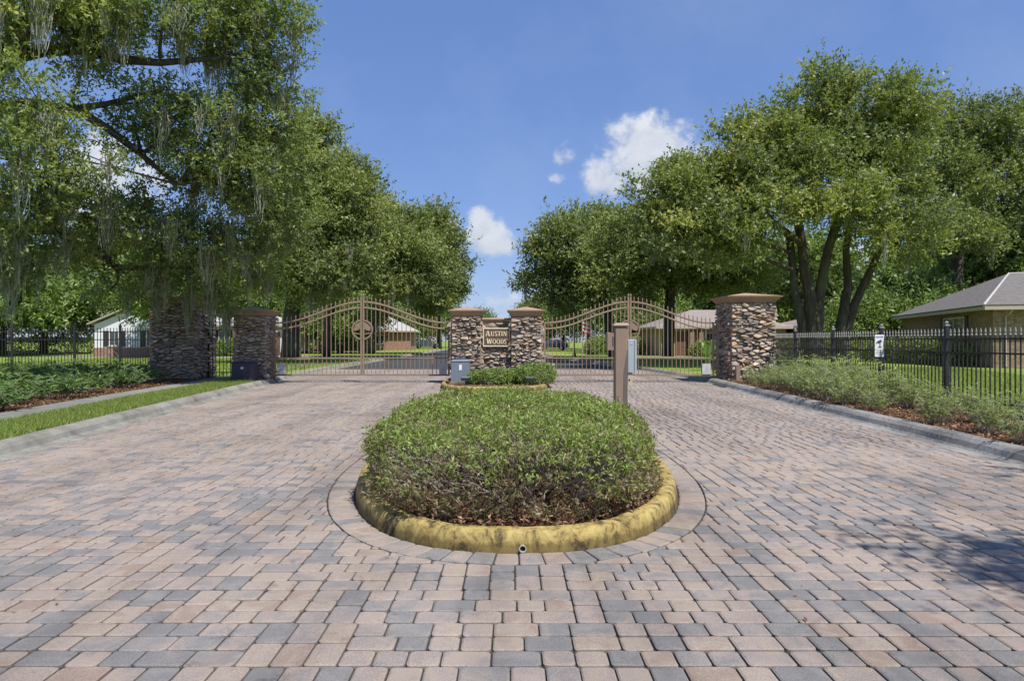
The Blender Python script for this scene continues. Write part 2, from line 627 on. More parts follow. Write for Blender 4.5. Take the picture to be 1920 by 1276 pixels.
def mat_kerb_dirty():
    m, nt, b, out = new_mat('kerb_concrete_blackened')
    n = noise_node(nt, 1.1, 4, .5, 'World')
    n2 = noise_node(nt, 13, 7, .72, 'World')
    s = nt.nodes.new('ShaderNodeMath')
    s.operation = 'MULTIPLY_ADD'
    nt.links.new(n.outputs['Fac'], s.inputs[0])
    s.inputs[1].default_value = 1.5
    nt.links.new(n2.outputs['Fac'], s.inputs[2])
    r = ramp_node(nt, [(.98, (.055, .055, .06)), (1.0, (.12, .115, .11))])
    r.color_ramp.elements[0].position = .40
    r.color_ramp.elements[0].color = (.05, .05, .055, 1)
    r.color_ramp.elements[1].position = .95
    r.color_ramp.elements[1].color = (.36, .345, .31, 1)
    dv = nt.nodes.new('ShaderNodeMath')
    dv.operation = 'DIVIDE'
    nt.links.new(s.outputs[0], dv.inputs[0])
    dv.inputs[1].default_value = 1.75
    nt.links.new(dv.outputs[0], r.inputs[0])
    nt.links.new(r.outputs[0], b.inputs['Base Color'])
    b.inputs['Roughness'].default_value = .95
    bump(nt, b, n2.outputs['Fac'], 1.0, .04)
    return m


M['kerb_dirty'] = mat_kerb_dirty()


def mat_yellow():
    m, nt, b, out = new_mat('worn_yellow_kerb_paint')
    n = noise_node(nt, 7.0, 9, .80, 'World', (1, 1, .45), .5)
    r = ramp_node(nt, [(.36, (.045, .038, .022)), (.425, (.12, .085, .03)), (.47, (.28, .20, .058)), (.57, (.40, .305, .10)), (.75, (.46, .38, .17))])
    nt.links.new(n.outputs['Fac'], r.inputs[0])
    n2 = noise_node(nt, 14, 6, .7, 'World')
    r2 = ramp_node(nt, [(.32, (.30, .25, .16)), (.46, (1, 1, 1))])
    nt.links.new(n2.outputs['Fac'], r2.inputs[0])
    c = mix_col(nt, r.outputs[0], r2.outputs[0], .85, 'MULTIPLY')
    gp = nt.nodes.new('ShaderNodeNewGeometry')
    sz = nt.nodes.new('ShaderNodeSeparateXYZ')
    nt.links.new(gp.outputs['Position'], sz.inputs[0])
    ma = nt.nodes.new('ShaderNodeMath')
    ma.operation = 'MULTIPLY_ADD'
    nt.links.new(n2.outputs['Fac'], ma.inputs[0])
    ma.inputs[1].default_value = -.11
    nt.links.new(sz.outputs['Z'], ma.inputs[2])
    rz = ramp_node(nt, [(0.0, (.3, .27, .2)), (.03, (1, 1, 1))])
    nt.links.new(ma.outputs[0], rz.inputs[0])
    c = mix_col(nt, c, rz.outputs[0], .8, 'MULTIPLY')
    nt.links.new(c, b.inputs['Base Color'])
    b.inputs['Roughness'].default_value = .8
    bump(nt, b, n2.outputs['Fac'], .5, .015)
    return m


M['yellow'] = mat_yellow()


def mat_shingle(name, c0, c1):
    m, nt, b, out = new_mat(name)
    n = noise_node(nt, 3.5, 6, .7, 'World', (1, 1, 5))
    r = ramp_node(nt, [(.3, c0), (.7, c1)])
    nt.links.new(n.outputs['Fac'], r.inputs[0])
    nt.links.new(r.outputs[0], b.inputs['Base Color'])
    b.inputs['Roughness'].default_value = .9
    bump(nt, b, n.outputs['Fac'], .5, .03)
    return m


M['shingle_grey'] = mat_shingle('shingle_grey', (.10, .09, .083), (.205, .185, .168))
M['shingle_brown'] = mat_shingle('shingle_brown', (.20, .165, .145), (.33, .275, .245))
M['shingle_pale'] = mat_shingle('shingle_pale', (.34, .33, .31), (.46, .45, .43))


def mat_brick(name, cols, mortar, scale=1.0):
    m, nt, b, out = new_mat(name)
    tc = nt.nodes.new('ShaderNodeTexCoord')
    g = nt.nodes.new('ShaderNodeNewGeometry')
    sp = nt.nodes.new('ShaderNodeSeparateXYZ')
    nt.links.new(g.outputs['Position'], sp.inputs[0])
    ad = nt.nodes.new('ShaderNodeMath')
    nt.links.new(sp.outputs['X'], ad.inputs[0])
    nt.links.new(sp.outputs['Y'], ad.inputs[1])
    cb = nt.nodes.new('ShaderNodeCombineXYZ')
    nt.links.new(ad.outputs[0], cb.inputs[0])
    nt.links.new(sp.outputs['Z'], cb.inputs[1])
    br = nt.nodes.new('ShaderNodeTexBrick')
    br.inputs['Scale'].default_value = scale
    br.inputs['Brick Width'].default_value = .24
    br.inputs['Row Height'].default_value = .085
    br.inputs['Mortar Size'].default_value = .008
    br.inputs['Color1'].default_value = (*cols[0], 1)
    br.inputs['Color2'].default_value = (*cols[1], 1)
    br.inputs['Mortar'].default_value = (*mortar, 1)
    nt.links.new(cb.outputs[0], br.inputs['Vector'])
    n = noise_node(nt, 5, 5, .7, 'World')
    r = ramp_node(nt, [(.3, (.55, .5, .45)), (.7, (1.2, 1.15, 1.05))])
    nt.links.new(n.outputs['Fac'], r.inputs[0])
    c = mix_col(nt, br.outputs['Color'], r.outputs[0], 1.0, 'MULTIPLY')
    nt.links.new(c, b.inputs['Base Color'])
    b.inputs['Roughness'].default_value = .9
    bump(nt, b, br.outputs['Fac'], -.4, .01)
    return m


M['brick_tan'] = mat_brick('brick_tan', ((.36, .26, .17), (.25, .17, .11)), (.36, .31, .25))
M['brick_red'] = mat_brick('brick_red', ((.38, .20, .14), (.30, .15, .11)), (.45, .40, .35))
M['stucco_tan'] = simple('stucco_tan', (.50, .36, .22), .85, var=.1)
M['siding_white'] = simple('siding_white', (.72, .73, .75), .7, var=.05)
M['trim'] = simple('trim_cream', (.46, .40, .30), .6, var=.06)
M['shutter'] = simple('shutter_dark', (.045, .03, .03), .6)
M['glass'] = simple('window_glass', (.04, .055, .06), .06, var=.3, scale=1.2, spec=.9)
M['door'] = simple('door_brown', (.17, .08, .05), .5)
M['car_white'] = simple('car_paint_white', (.75, .77, .8), .2, var=.03, spec=.6)
M['car_dark'] = simple('car_paint_dark', (.05, .065, .09), .2, var=.05, spec=.6)
M['tyre'] = simple('tyre_black', (.02, .02, .02), .85)
M['rim'] = simple('wheel_metal', (.45, .45, .46), .3, .8)
M['lamp_glass'] = simple('lamp_glass', (.62, .66, .66), .25, var=.05)
M['flag_red'] = simple('flag_red', (.55, .06, .08), .7)
M['flag_white'] = simple('flag_white', (.72, .70, .70), .7)
M['flag_blue'] = simple('flag_blue', (.06, .08, .25), .7)
M['banana'] = leaf_mat('tropical_leaf', [(0, (.10, .20, .04)), (.5, (.16, .30, .06)), (1, (.45, .52, .30))], .35, .35)

# ------------------------------------------------------------------ setting: ground, road, kerbs, paving
LEFT_G = [(-8, -5.0), (2, -5.45), (8, -6.05), (12, -6.6), (17, -7.2), (22, -7.75), (26, -8.3), (33, -8.8), (45, -9.2), (70, -9.6), (150, -10.5)]
RIGHT_G = [(-8, 5.3), (2, 5.5), (8, 5.72), (10, 5.85), (15, 6.1), (20, 6.3), (24, 6.5), (29, 6.35), (36, 5.7), (46, 4.4), (60, 3.1), (90, 2.4), (150, 1.5)]


def interp(tab, y):
    ys = [a for a, b in tab]
    xs = [b for a, b in tab]
    return float(np.interp(y, ys, xs))


def lx(y):
    return interp(LEFT_G, y)


def rx(y):
    return interp(RIGHT_G, y)


LAWN_Z = 0.12
g = MB()
g.add([(-900, -300, -.08), (900, -300, -.08), (900, 1500, -.08), (-900, 1500, -.08)], [(0, 1, 2, 3)])
tag(g.build('ground', M['lawn']), kind='structure')


def ribbon(fa, fb, ys, z0, z1=None):
    m = MB()
    z1 = z0 if z1 is None else z1
    v, f = [], []
    for y in ys:
        v += [(fa(y), y, z0), (fb(y), y, z1)]
    for i in range(len(ys) - 1):
        f.append((2 * i, 2 * i + 1, 2 * i + 3, 2 * i + 2))
    m.add(v, f)
    return m


YS = [-8, -4, 0, 4, 8, 10, 12, 14, 16, 18, 20, 22, 24, 26, 29, 32, 36, 40, 46, 52, 60, 70, 80, 90, 105, 120, 150]
tag(ribbon(lambda y: -160, lambda y: lx(y) - .55, YS, LAWN_Z).build('lawn', M['lawn']), kind='structure')
tag(ribbon(lambda y: rx(y) + .55, lambda y: 160, YS, LAWN_Z).build('lawn', M['lawn']), kind='structure')
tag(ribbon(lx, rx, [y for y in YS if y <= 32] + [33.2], 0.0).build('paving_bed', M['sand']), kind='structure')
paving = bpy.data.objects['paving_bed']
tag(ribbon(lx, rx, [33.2] + [y for y in YS if y > 33.2], 0.012).build('road', M['asphalt']), kind='structure')

# ---- kerbs along the drive, cast in lengths with open joints
KPROF = [(-.02, .010), (.22, .006), (.26, .03), (.30, .10), (.36, .145), (.44, .16), (.53, .155), (.565, .13), (.57, -.05)]


def kerb(name, gx, side, mats):
    root = None
    y = -6.0
    segs = []
    rr = random.Random(5 if side < 0 else 6)
    while y < 100:
        ln = rr.uniform(2.4, 3.3) if y < 36 else 14.0
        segs.append((y, y + ln - .012))
        y += ln
    root = MB()
    for i, (a, b) in enumerate(segs):
        m = MB()
        n = max(3, int((b - a) / .35)) if b < 36 else 4
        v, f = [], []
        k = len(KPROF)
        dx, dz = rr.uniform(-.008, .008), rr.uniform(-.006, .004)
        for j in range(n + 1):
            yy = a + (b - a) * j / n
            for (d, z) in KPROF:
                w = 0.0 if d < .3 else rr.uniform(-.006, .006)
                v.append((gx(yy) + side * (d + dx) + w, yy, z + dz * (z > .02) + w * .6))
        for j in range(n):
            for q in range(k - 1):
                e = (j * k + q, j * k + q + 1, (j + 1) * k + q + 1, (j + 1) * k + q)
                f.append(e if side < 0 else tuple(reversed(e)))
        f.append(tuple(range(k)))
        f.append(tuple(range(n * k, n * k + k)))
        m.add(v, f)
        mt = mats(a)
        if i == 0:
            root = m.build(name, mt, smooth=False)
            tag(root, kind='structure')
        else:
            m.build('kerb_length', mt, root)


kerb('kerb', lx, -1, lambda y: M['concrete'])
kerb('kerb', rx, 1, lambda y: M['kerb_dirty'] if 7 < y < 18 else M['concrete'])

# ---- islands


def superellipse(cx, cy, a, bf, bb, n, N=160):
    pts = []
    for i in range(N):
        t = 2 * math.pi * i / N
        c, s = math.cos(t), math.sin(t)
        x = math.copysign(abs(c) ** (2 / n), c) * a
        y = math.copysign(abs(s) ** (2 / n), s) * (bb if s > 0 else bf)
        pts.append((cx + x, cy + y))
    # resample evenly
    P0 = np.array(pts + [pts[0]])
    d = np.r_[0, np.cumsum(np.hypot(*np.diff(P0, axis=0).T))]
    s = np.linspace(0, d[-1], N, endpoint=False)
    return np.c_[np.interp(s, d, P0[:, 0]), np.interp(s, d, P0[:, 1])]


def normals2(pts):
    t = np.roll(pts, -1, 0) - np.roll(pts, 1, 0)
    t /= np.linalg.norm(t, axis=1, keepdims=True)
    return np.c_[t[:, 1], -t[:, 0]]


ISL1 = superellipse(0.04, 8.0, 1.66, 3.45, 3.1, 2.35)
ISL2 = superellipse(-0.53, 22.2, 1.72, 3.35, 3.0, 3.2)
RING = 0.235


def island(name, pts, hole=None):
    nrm = normals2(pts)
    prof = [(0, -.03), (.022, .095), (.034, .132), (.058, .150), (.135, .156), (.163, .148), (.17, .03)]
    v, f = [], []
    N, k = len(pts), len(prof)
    rr = random.Random(3)
    for i in range(N):
        w = rr.uniform(-.004, .004)
        for d, z in prof:
            p = pts[i] - nrm[i] * (d + w)
            v.append((p[0], p[1], z + (w if z > .05 else 0)))
    for i in range(N):
        j = (i + 1) % N
        for q in range(k - 1):
            f.append((i * k + q, j * k + q, j * k + q + 1, i * k + q + 1))
    m = MB().add(v, f)
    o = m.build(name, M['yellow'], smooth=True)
    return o


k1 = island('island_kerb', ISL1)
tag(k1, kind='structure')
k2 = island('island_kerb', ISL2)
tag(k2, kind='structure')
# drain pipe through the front of the big island's kerb
pc = G(980, 1026, 0.045)
pm = MB()
for r0, r1 in ((.026, .019),):
    n = 14
    v = []
    for yy, r in ((pc.y - .035, r0), (pc.y - .035, r1), (pc.y + .05, r1), (pc.y + .05, r0)):
        v += [(pc.x + r * math.cos(2 * math.pi * i / n), yy, .047 + r * math.sin(2 * math.pi * i / n)) for i in range(n)]
    f = [(q * n + i, q * n + (i + 1) % n, (q + 1) * n + (i + 1) % n, (q + 1) * n + i) for q in range(3) for i in range(n)]
    pm.add(v, f)
pipe = pm.build('drain_pipe', M['pvc'], k1)
MB().add([(pc.x + .02 * math.cos(2 * math.pi * i / 14), pc.y - .022, .047 + .02 * math.sin(2 * math.pi * i / 14)) for i in range(14)], [tuple(range(14))]).build('pipe_opening', M['hole'], k1)
for nm, pts in (('island_bed', ISL1), ('island_bed', ISL2)):
    q = pts - normals2(pts) * .16
    c = q.mean(0)
    tag(MB().add([(x, y, .115) for x, y in q] + [(c[0], c[1], .15)], [(i, (i + 1) % len(q), len(q)) for i in range(len(q))]).build(nm, M['soil']), kind='structure')


# ---- pavers
def clip(poly, p, n):
    """keep the side of the line through p that n points to"""
    out = []
    k = len(poly)
    for i in range(k):
        a, b = poly[i], poly[(i + 1) % k]
        da = (a[0] - p[0]) * n[0] + (a[1] - p[1]) * n[1]
        db = (b[0] - p[0]) * n[0] + (b[1] - p[1]) * n[1]
        if da >= 0:
            out.append(a)
        if (da >= 0) != (db >= 0):
            t = da / (da - db)
            out.append((a[0] + (b[0] - a[0]) * t, a[1] + (b[1] - a[1]) * t))
    return out


U = 0.076
pr = random.Random(21)
rects = []                       # x0, y0, x1, y1


def fill_row(width):
    """split a run of `width` units into stones of 2 and 3 units"""
    while True:
        s, left = [], width
        while left > 0:
            w = pr.choice((2, 2, 3))
            s.append(w)
            left -= w
        if left == 0:
            return s


y = 1.6
while y < 33.1:
    xa, xb = min(lx(y), lx(y + .5)) - .4, max(rx(y), rx(y + .5)) + .4
    x = xa - pr.uniform(0, .4)
    while x < xb:
        if pr.random() < .62:
            w = pr.randint(7, 15)
            for r in range(3):
                xx = x
                for s in fill_row(w):
                    rects.append((xx, y + r * 2 * U, xx + s * U, y + (r + 1) * 2 * U))
                    xx += s * U
            x += w * U
        else:
            for c in range(pr.randint(1, 4)):
                yy = y
                for s in pr.choice(([2, 2, 2], [3, 3], [3, 3], [3, 3])):
                    rects.append((x, yy, x + 2 * U, yy + s * U))
                    yy += s * U
                x += 2 * U
    y += 6 * U
R_ = np.array(rects)
cen = np.c_[(R_[:, 0] + R_[:, 2]) / 2, (R_[:, 1] + R_[:, 3]) / 2]
near_info = []
for pts in (ISL1, ISL2):
    nn = normals2(pts)
    idx = np.zeros(len(cen), int)
    sd = np.zeros(len(cen))
    for a in range(0, len(cen), 2000):
        d = np.linalg.norm(cen[a:a + 2000, None, :] - pts[None], axis=2)
        i = d.argmin(1)
        idx[a:a + 2000] = i
        sd[a:a + 2000] = ((cen[a:a + 2000] - pts[i]) * nn[i]).sum(1)
    near_info.append((pts, nn, idx, sd))


def inset(poly, d):
    """shrink a convex polygon (counter-clockwise)"""
    q = poly
    k = len(poly)
    for i in range(k):
        a, b = poly[i], poly[(i + 1) % k]
        e = (b[0] - a[0], b[1] - a[1])
        l = math.hypot(*e)
        if l < 1e-6:
            continue
        n = (-e[1] / l, e[0] / l)
        q = clip(q, (a[0] + n[0] * d, a[1] + n[1] * d), n)
        if len(q) < 3:
            return None
    return q


def paver_geo(poly, rounded):
    """-> verts, faces of one tumbled paver"""
    g_ = pr.uniform(.003, .0065)
    p = inset(poly, g_)
    if p is None:
        return None
    k = len(p)
    q = []
    for i in range(k):                # cut the corners
        a, b, c = p[i - 1], p[i], p[(i + 1) % k]
        la, lc = math.dist(a, b), math.dist(b, c)
        cu = pr.uniform(.010, .024) if rounded else .006
        ca, cc = min(cu, la * .3), min(cu * pr.uniform(.7, 1.2), lc * .3)
        q.append((b[0] + (a[0] - b[0]) * ca / max(la, 1e-6), b[1] + (a[1] - b[1]) * ca / max(la, 1e-6)))
        if rounded:
            q.append((b[0] + ((a[0] - b[0]) * ca / max(la, 1e-6) + (c[0] - b[0]) * cc / max(lc, 1e-6)) * .32,
                      b[1] + ((a[1] - b[1]) * ca / max(la, 1e-6) + (c[1] - b[1]) * cc / max(lc, 1e-6)) * .32))
        q.append((b[0] + (c[0] - b[0]) * cc / max(lc, 1e-6), b[1] + (c[1] - b[1]) * cc / max(lc, 1e-6)))
    n = len(q)
    cx, cy = sum(a for a, b in q) / n, sum(b for a, b in q) / n
    top = .0155 + pr.uniform(-.002, .0025)
    tx, ty = pr.uniform(-.008, .008), pr.uniform(-.008, .008)

    def zz(x_, y_, h):
        return h + (x_ - cx) * tx + (y_ - cy) * ty
    s = .012
    v = [(a, b, -.004) for a, b in q]
    if rounded:
        v += [(a, b, zz(a, b, top - .005)) for a, b in q]
    for a, b in q:
        d = math.hypot(a - cx, b - cy) or 1
        v.append((a - (a - cx) / d * s, b - (b - cy) / d * s, zz(a, b, top)))
    rings = 3 if rounded else 2
    f = [tuple(range((rings - 1) * n, rings * n))]
    for r in range(rings - 1):
        for i in range(n):
            j = (i + 1) % n
            f.append((r * n + i, r * n + j, (r + 1) * n + j, (r + 1) * n + i))
    return v, f


def paver_tint(cx, cy):
    t = pr.random()
    grey = .30 if cy < 7 else .12
    if t < grey:
        return pr.uniform(0.0 if cy < 8 else .15, .30)
    return pr.uniform(.36 if cy < 8 else .45, .82) if t < .9 else pr.uniform(.8, 1.0)


polys = []
for i, (x0, y0, x1, y1) in enumerate(rects):
    poly = [(x0, y0), (x1, y0), (x1, y1), (x0, y1)]
    cx, cy = cen[i]
    skip = False
    for pts, nn, idx, sd in near_info:
        if sd[i] < RING - .22:
            skip = True
            break
        if sd[i] < RING + .25:
            k = idx[i]
            poly = clip(poly, pts[k] + nn[k] * (RING + .002), nn[k])
            if len(poly) < 3:
                skip = True
                break
    if skip:
        continue
    l, r = lx(cy), rx(cy)
    if cx < l - .2 or cx > r + .2:
        continue
    if cx < l + .3:
        s = (lx(cy + .5) - lx(cy - .5))
        poly = clip(poly, (l - .01, cy), (1, -s))
    elif cx > r - .3:
        s = (rx(cy + .5) - rx(cy - .5))
        poly = clip(poly, (r + .01, cy), (-1, s))
    if len(poly) < 3:
        continue
    ar = .5 * abs(sum(poly[j][0] * poly[(j + 1) % len(poly)][1] - poly[(j + 1) % len(poly)][0] * poly[j][1] for j in range(len(poly))))
    if ar < .0012:
        continue
    polys.append((poly, sum(p[1] for p in poly) / len(poly), sum(p[0] for p in poly) / len(poly)))
# the soldier course round each island
for pts in (ISL1, ISL2):
    nn = normals2(pts)
    N = len(pts)
    per = float(np.linalg.norm(np.roll(pts, -1, 0) - pts, axis=1).sum())
    cnt = int(per / .15)
    fi = np.linspace(0, N, cnt + 1)
    for a, b in zip(fi[:-1], fi[1:]):
        def at(t, d):
            i0 = int(t) % N
            w = t - int(t)
            p = pts[i0] * (1 - w) + pts[(i0 + 1) % N] * w
            n_ = nn[i0] * (1 - w) + nn[(i0 + 1) % N] * w
            return tuple(p + n_ * d)
        q = [at(a, .004), at(a, RING), at(b, RING), at(b, .004)]
        area = sum(q[j][0] * q[(j + 1) % 4][1] - q[(j + 1) % 4][0] * q[j][1] for j in range(4))
        if area < 0:
            q.reverse()
        polys.append((q, sum(p[1] for p in q) / 4, sum(p[0] for p in q) / 4))

order = sorted(range(len(polys)), key=lambda i: polys[i][1])
single = 0
bulk = MB()
for i in order:
    poly, cy, cx = polys[i]
    gm = paver_geo(poly, cy < 9)
    if gm is None:
        continue
    in_view = cy > 2.72 and abs(cx) < cy * .762 + .12
    tt = paver_tint(cx, cy)
    if in_view and single < 300:
        single += 1
        MB().add(gm[0], gm[1], tt).build('paver', M['paver'], paving)
    elif cy > 2.2:
        bulk.add(gm[0], gm[1], tt)
bo = bulk.build('paver_field', M['paver'], paving)
tag(bo, kind='stuff')


# ---- sidewalk of cast slabs, planting beds
def sx(y):
    return float(np.interp(y, [0, 8, 11, 16, 23, 30, 60], [-7.5, -8.25, -8.75, -9.4, -10.05, -10.6, -13]))


y = 2.0
first = None
while y < 50:
    ln = 1.5
    v = []
    for yy in (y, y + ln - .014):
        v += [(sx(yy) - .48, yy), (sx(yy) + .48, yy)]
    poly = [v[0], v[1], v[3], v[2]]
    m = MB().prism(poly, .02, .128)
    if first is None:
        first = m.build('sidewalk', M['walk'])
        tag(first, kind='structure')
    else:
        m.build('slab', M['walk'], first)
    y += ln
dr = MB().add([(-9.7, 50.0, .126), (-9.6, 56, .126), (-40, 60, .126), (-40, 55, .126)], [(0, 1, 2, 3)])
tag(dr.build('side_driveway', M['walk']), kind='structure')
dr = MB().add([(5.3, 50.5, .126), (60, 66, .126), (60, 69, .126), (4.9, 53, .126)], [(0, 1, 2, 3)])
tag(dr.build('side_driveway', M['walk']), kind='structure')


def bed_left_far(y):
    return float(np.interp(y, [10, 14, 24.4], [-11.5, -15, -22]))


YB = [10, 11, 12, 13, 14, 16, 18, 20, 22, 24.4]
tag(ribbon(bed_left_far, lambda y: sx(y) - .49, YB, .128).build('planting_bed', M['soil']), kind='structure')
YB = [3, 6, 8, 10, 12, 14, 16, 18, 20, 22, 24]
tag(ribbon(lambda y: rx(y) + .57, lambda y: 9.1, YB, .128).build('planting_bed', M['soil']), kind='structure')

# ------------------------------------------------------------------ stonework
def voronoi_face(W, H, size, seed, aspect=2.5):
    """irregular flat stones filling a W x H face -> list of polygons (u, w), counter-clockwise"""
    rr = random.Random(seed)
    n = max(6, int(W * H / (size * size)))
    sd = []
    tries = 0
    while len(sd) < n and tries < n * 40:
        tries += 1
        u, w = rr.uniform(0, W), rr.uniform(0, H)
        md = size * rr.uniform(.30, 1.25)
        if all(((u - a) / aspect) ** 2 * 1.5 + ((w - b)) ** 2 * 1.5 > md * md * .42 for a, b in sd):
            sd.append((u, w))
    out = []
    for i, (u, w) in enumerate(sd):
        poly = [(0, 0), (W, 0), (W, H), (0, H)]
        nb = sorted(((((a - u) / aspect) ** 2 + (b - w) ** 2), a, b) for j, (a, b) in enumerate(sd) if j != i)[:16]
        for _, a, b in nb:
            mx, my = (u + a) / 2, (w + b) / 2
            poly = clip(poly, (mx, my), ((u - a) / aspect ** 2, (w - b)))
            if len(poly) < 3:
                break
        if len(poly) >= 3:
            out.append(poly)
    return out


def stone_face(parent, o, ux, nx, W, H, size, seed, skip=None, joined=False):
    """o: lower left corner of the face, ux: direction along it, nx: outward normal"""
    rr = random.Random(seed + 100)
    o = Vector(o)
    ux, nx = Vector(ux), Vector(nx)
    up = Vector((0, 0, 1))
    allm = MB()
    for poly in voronoi_face(W, H, size, seed):
        p = inset(poly, rr.uniform(.006, .015))
        if p is None or len(p) < 3:
            continue
        cu = sum(a for a, b in p) / len(p)
        cw = sum(b for a, b in p) / len(p)
        if skip and skip[0] < cu < skip[1] and skip[2] < cw < skip[3]:
            continue
        d = rr.uniform(.025, .115)
        tu, tw = rr.uniform(-.35, .35), rr.uniform(-.75, .15)
        k = len(p)
        v = []
        for (a, b) in p:
            v.append(o + ux * a + up * b - nx * .02)
        for (a, b) in p:
            v.append(o + ux * a + up * b + nx * max(.006, d * .72 + (a - cu) * tu + (b - cw) * tw + rr.uniform(-.006, .006)))
        for (a, b) in p:
            s = rr.uniform(.72, .88)
            a2, b2 = cu + (a - cu) * s, cw + (b - cw) * s
            v.append(o + ux * a2 + up * b2 + nx * max(.012, d + (a2 - cu) * tu + (b2 - cw) * tw + rr.uniform(-.008, .008)))
        v.append(o + ux * cu + up * cw + nx * (d + .006))
        f = []
        for r in (0, 1):
            for i in range(k):
                j = (i + 1) % k
                f.append((r * k + i, r * k + j, (r + 1) * k + j, (r + 1) * k + i))
        f += [(2 * k + i, 2 * k + (i + 1) % k, 3 * k) for i in range(k)]
        if joined:
            allm.add(v, f)
        else:
            MB().add(v, f).build('stone', M['stone'], parent)
    if joined:
        tag(allm.build('side_stones', M['stone'], parent), kind='stuff')


def pier_cap(parent, cx, cy, hx, hy, z0, over, sc=1.0, name='cap'):
    c = MB()
    c.frustum((cx, cy), (hx + .035, hy + .035), (hx + .045, hy + .045), z0, z0 + .05 * sc)
    c.frustum((cx, cy), (hx + .06, hy + .06), (hx + over * .82, hy + over * .82), z0 + .05 * sc, z0 + .17 * sc)
    o = c.build(name, M['cap'], parent)
    t = MB()
    t.frustum((cx, cy), (hx + over, hy + over), (hx + over + .012, hy + over + .012), z0 + .17 * sc, z0 + .215 * sc)
    t.frustum((cx, cy), (hx + over - .01, hy + over - .01), (.03, .03), z0 + .2155 * sc, z0 + .36 * sc)
    t.build('cap_top', M['cap'], o)


def stone_pier(name, x0, x1, y0, y1, h, over, size, seed, label, sides, capscale=1.0):
    t = thing(name, ((x0 + x1) / 2, (y0 + y1) / 2, .0), label, 'gate pier')
    z0 = .0
    MB().box((x0, y0, z0), (x1, y1, h)).build('core', M['mortar'], t)
    stone_face(t, (x0 - .03, y0, z0 + .02), (1, 0, 0), (0, -1, 0), x1 - x0 + .06, h - .03, size, seed)
    if 'l' in sides:
        stone_face(t, (x0, y1, z0 + .02), (0, -1, 0), (-1, 0, 0), y1 - y0, h - .03, size * (1.15 if sides[0] == 'l' else 1.5), seed + 1, None, sides[0] != 'l')
    if 'r' in sides:
        stone_face(t, (x1, y0, z0 + .02), (0, 1, 0), (1, 0, 0), y1 - y0, h - .03, size * (1.15 if sides[0] == 'r' else 1.5), seed + 2, None, sides[0] != 'r')
    pier_cap(t, (x0 + x1) / 2, (y0 + y1) / 2, (x1 - x0) / 2, (y1 - y0) / 2, h, over, capscale)
    return t


stone_pier('stone_pier', 7.33, 8.75, 22.4, 24.0, 2.72, .20, .150, 31, 'tall fieldstone pier with tan cap at the right end of the right gate', 'lr')
stone_pier('stone_pier', -12.45, -11.0, 23.2, 24.8, 2.73, .20, .155, 41, 'tall shaded fieldstone pier hung with moss beside the black fence', 'rl')
stone_pier('stone_pier', -9.28, -8.28, 22.6, 23.55, 2.28, .17, .135, 51, 'shorter fieldstone pier with dark cabinet at the left gate hinge', 'rl', .85)

# ------------------------------------------------------------------ sign monument between the gates
mon = thing('sign_monument', (-.48, 22.4, 0), 'fieldstone entrance monument with two capped piers and lettered plaque between the gates', 'sign wall')
for (x0, x1, sdv) in ((-1.94, -1.04, 61), (0.0, 0.93, 71)):
    pp = MB().box((x0, 22.0, 0), (x1, 22.9, 2.24)).build('pier', M['mortar'], mon)
    stone_face(pp, (x0 - .03, 22.0, .02), (1, 0, 0), (0, -1, 0), x1 - x0 + .06, 2.2, .128, sdv)
    stone_face(pp, (x1, 22.0, .02), (0, 1, 0), (1, 0, 0), .9, 2.2, .21, sdv + 1)
    stone_face(pp, (x0, 22.9, .02), (0, -1, 0), (-1, 0, 0), .9, 2.2, .21, sdv + 2)
    pier_cap(pp, (x0 + x1) / 2, 22.45, (x1 - x0) / 2, .45, 2.24, .15, .92)
PF = 22.22
panel = MB().box((-1.0, PF, 0), (-.04, 22.75, 2.06)).build('wall_panel', M['mortar'], mon)
stone_face(panel, (-1.0, PF, .02), (1, 0, 0), (0, -1, 0), 0.96, 2.02, .13, 81, (.1, .86, 1.24, 1.82))
cp = MB()
cp.frustum((-.52, 22.48), (.47, .30), (.47, .36), 2.06, 2.15)
cp.frustum((-.52, 22.48), (.47, .37), (.47, .33), 2.15, 2.19)
cp.build('coping', M['cap'], mon)
PX0, PX1, PZ0, PZ1, PY = -.965, -.07, 1.25, 1.865, 22.085
plq = MB().box((PX0, PY, PZ0), (PX1, 22.25, PZ1)).build('plaque', M['plaque'], mon)
fr = MB()
b = .035
for lo, hi in (((PX0, PZ0), (PX1, PZ0 + b)), ((PX0, PZ1 - b), (PX1, PZ1)), ((PX0, PZ0 + b), (PX0 + b, PZ1 - b)), ((PX1 - b, PZ0 + b), (PX1, PZ1 - b))):
    fr.box((lo[0] + .012, PY - .018, lo[1] + .002), (hi[0] - .012 if hi[0] - lo[0] > .1 else hi[0], PY - .002, hi[1] - .002))
fr.build('plaque_border', M['letter'], plq)


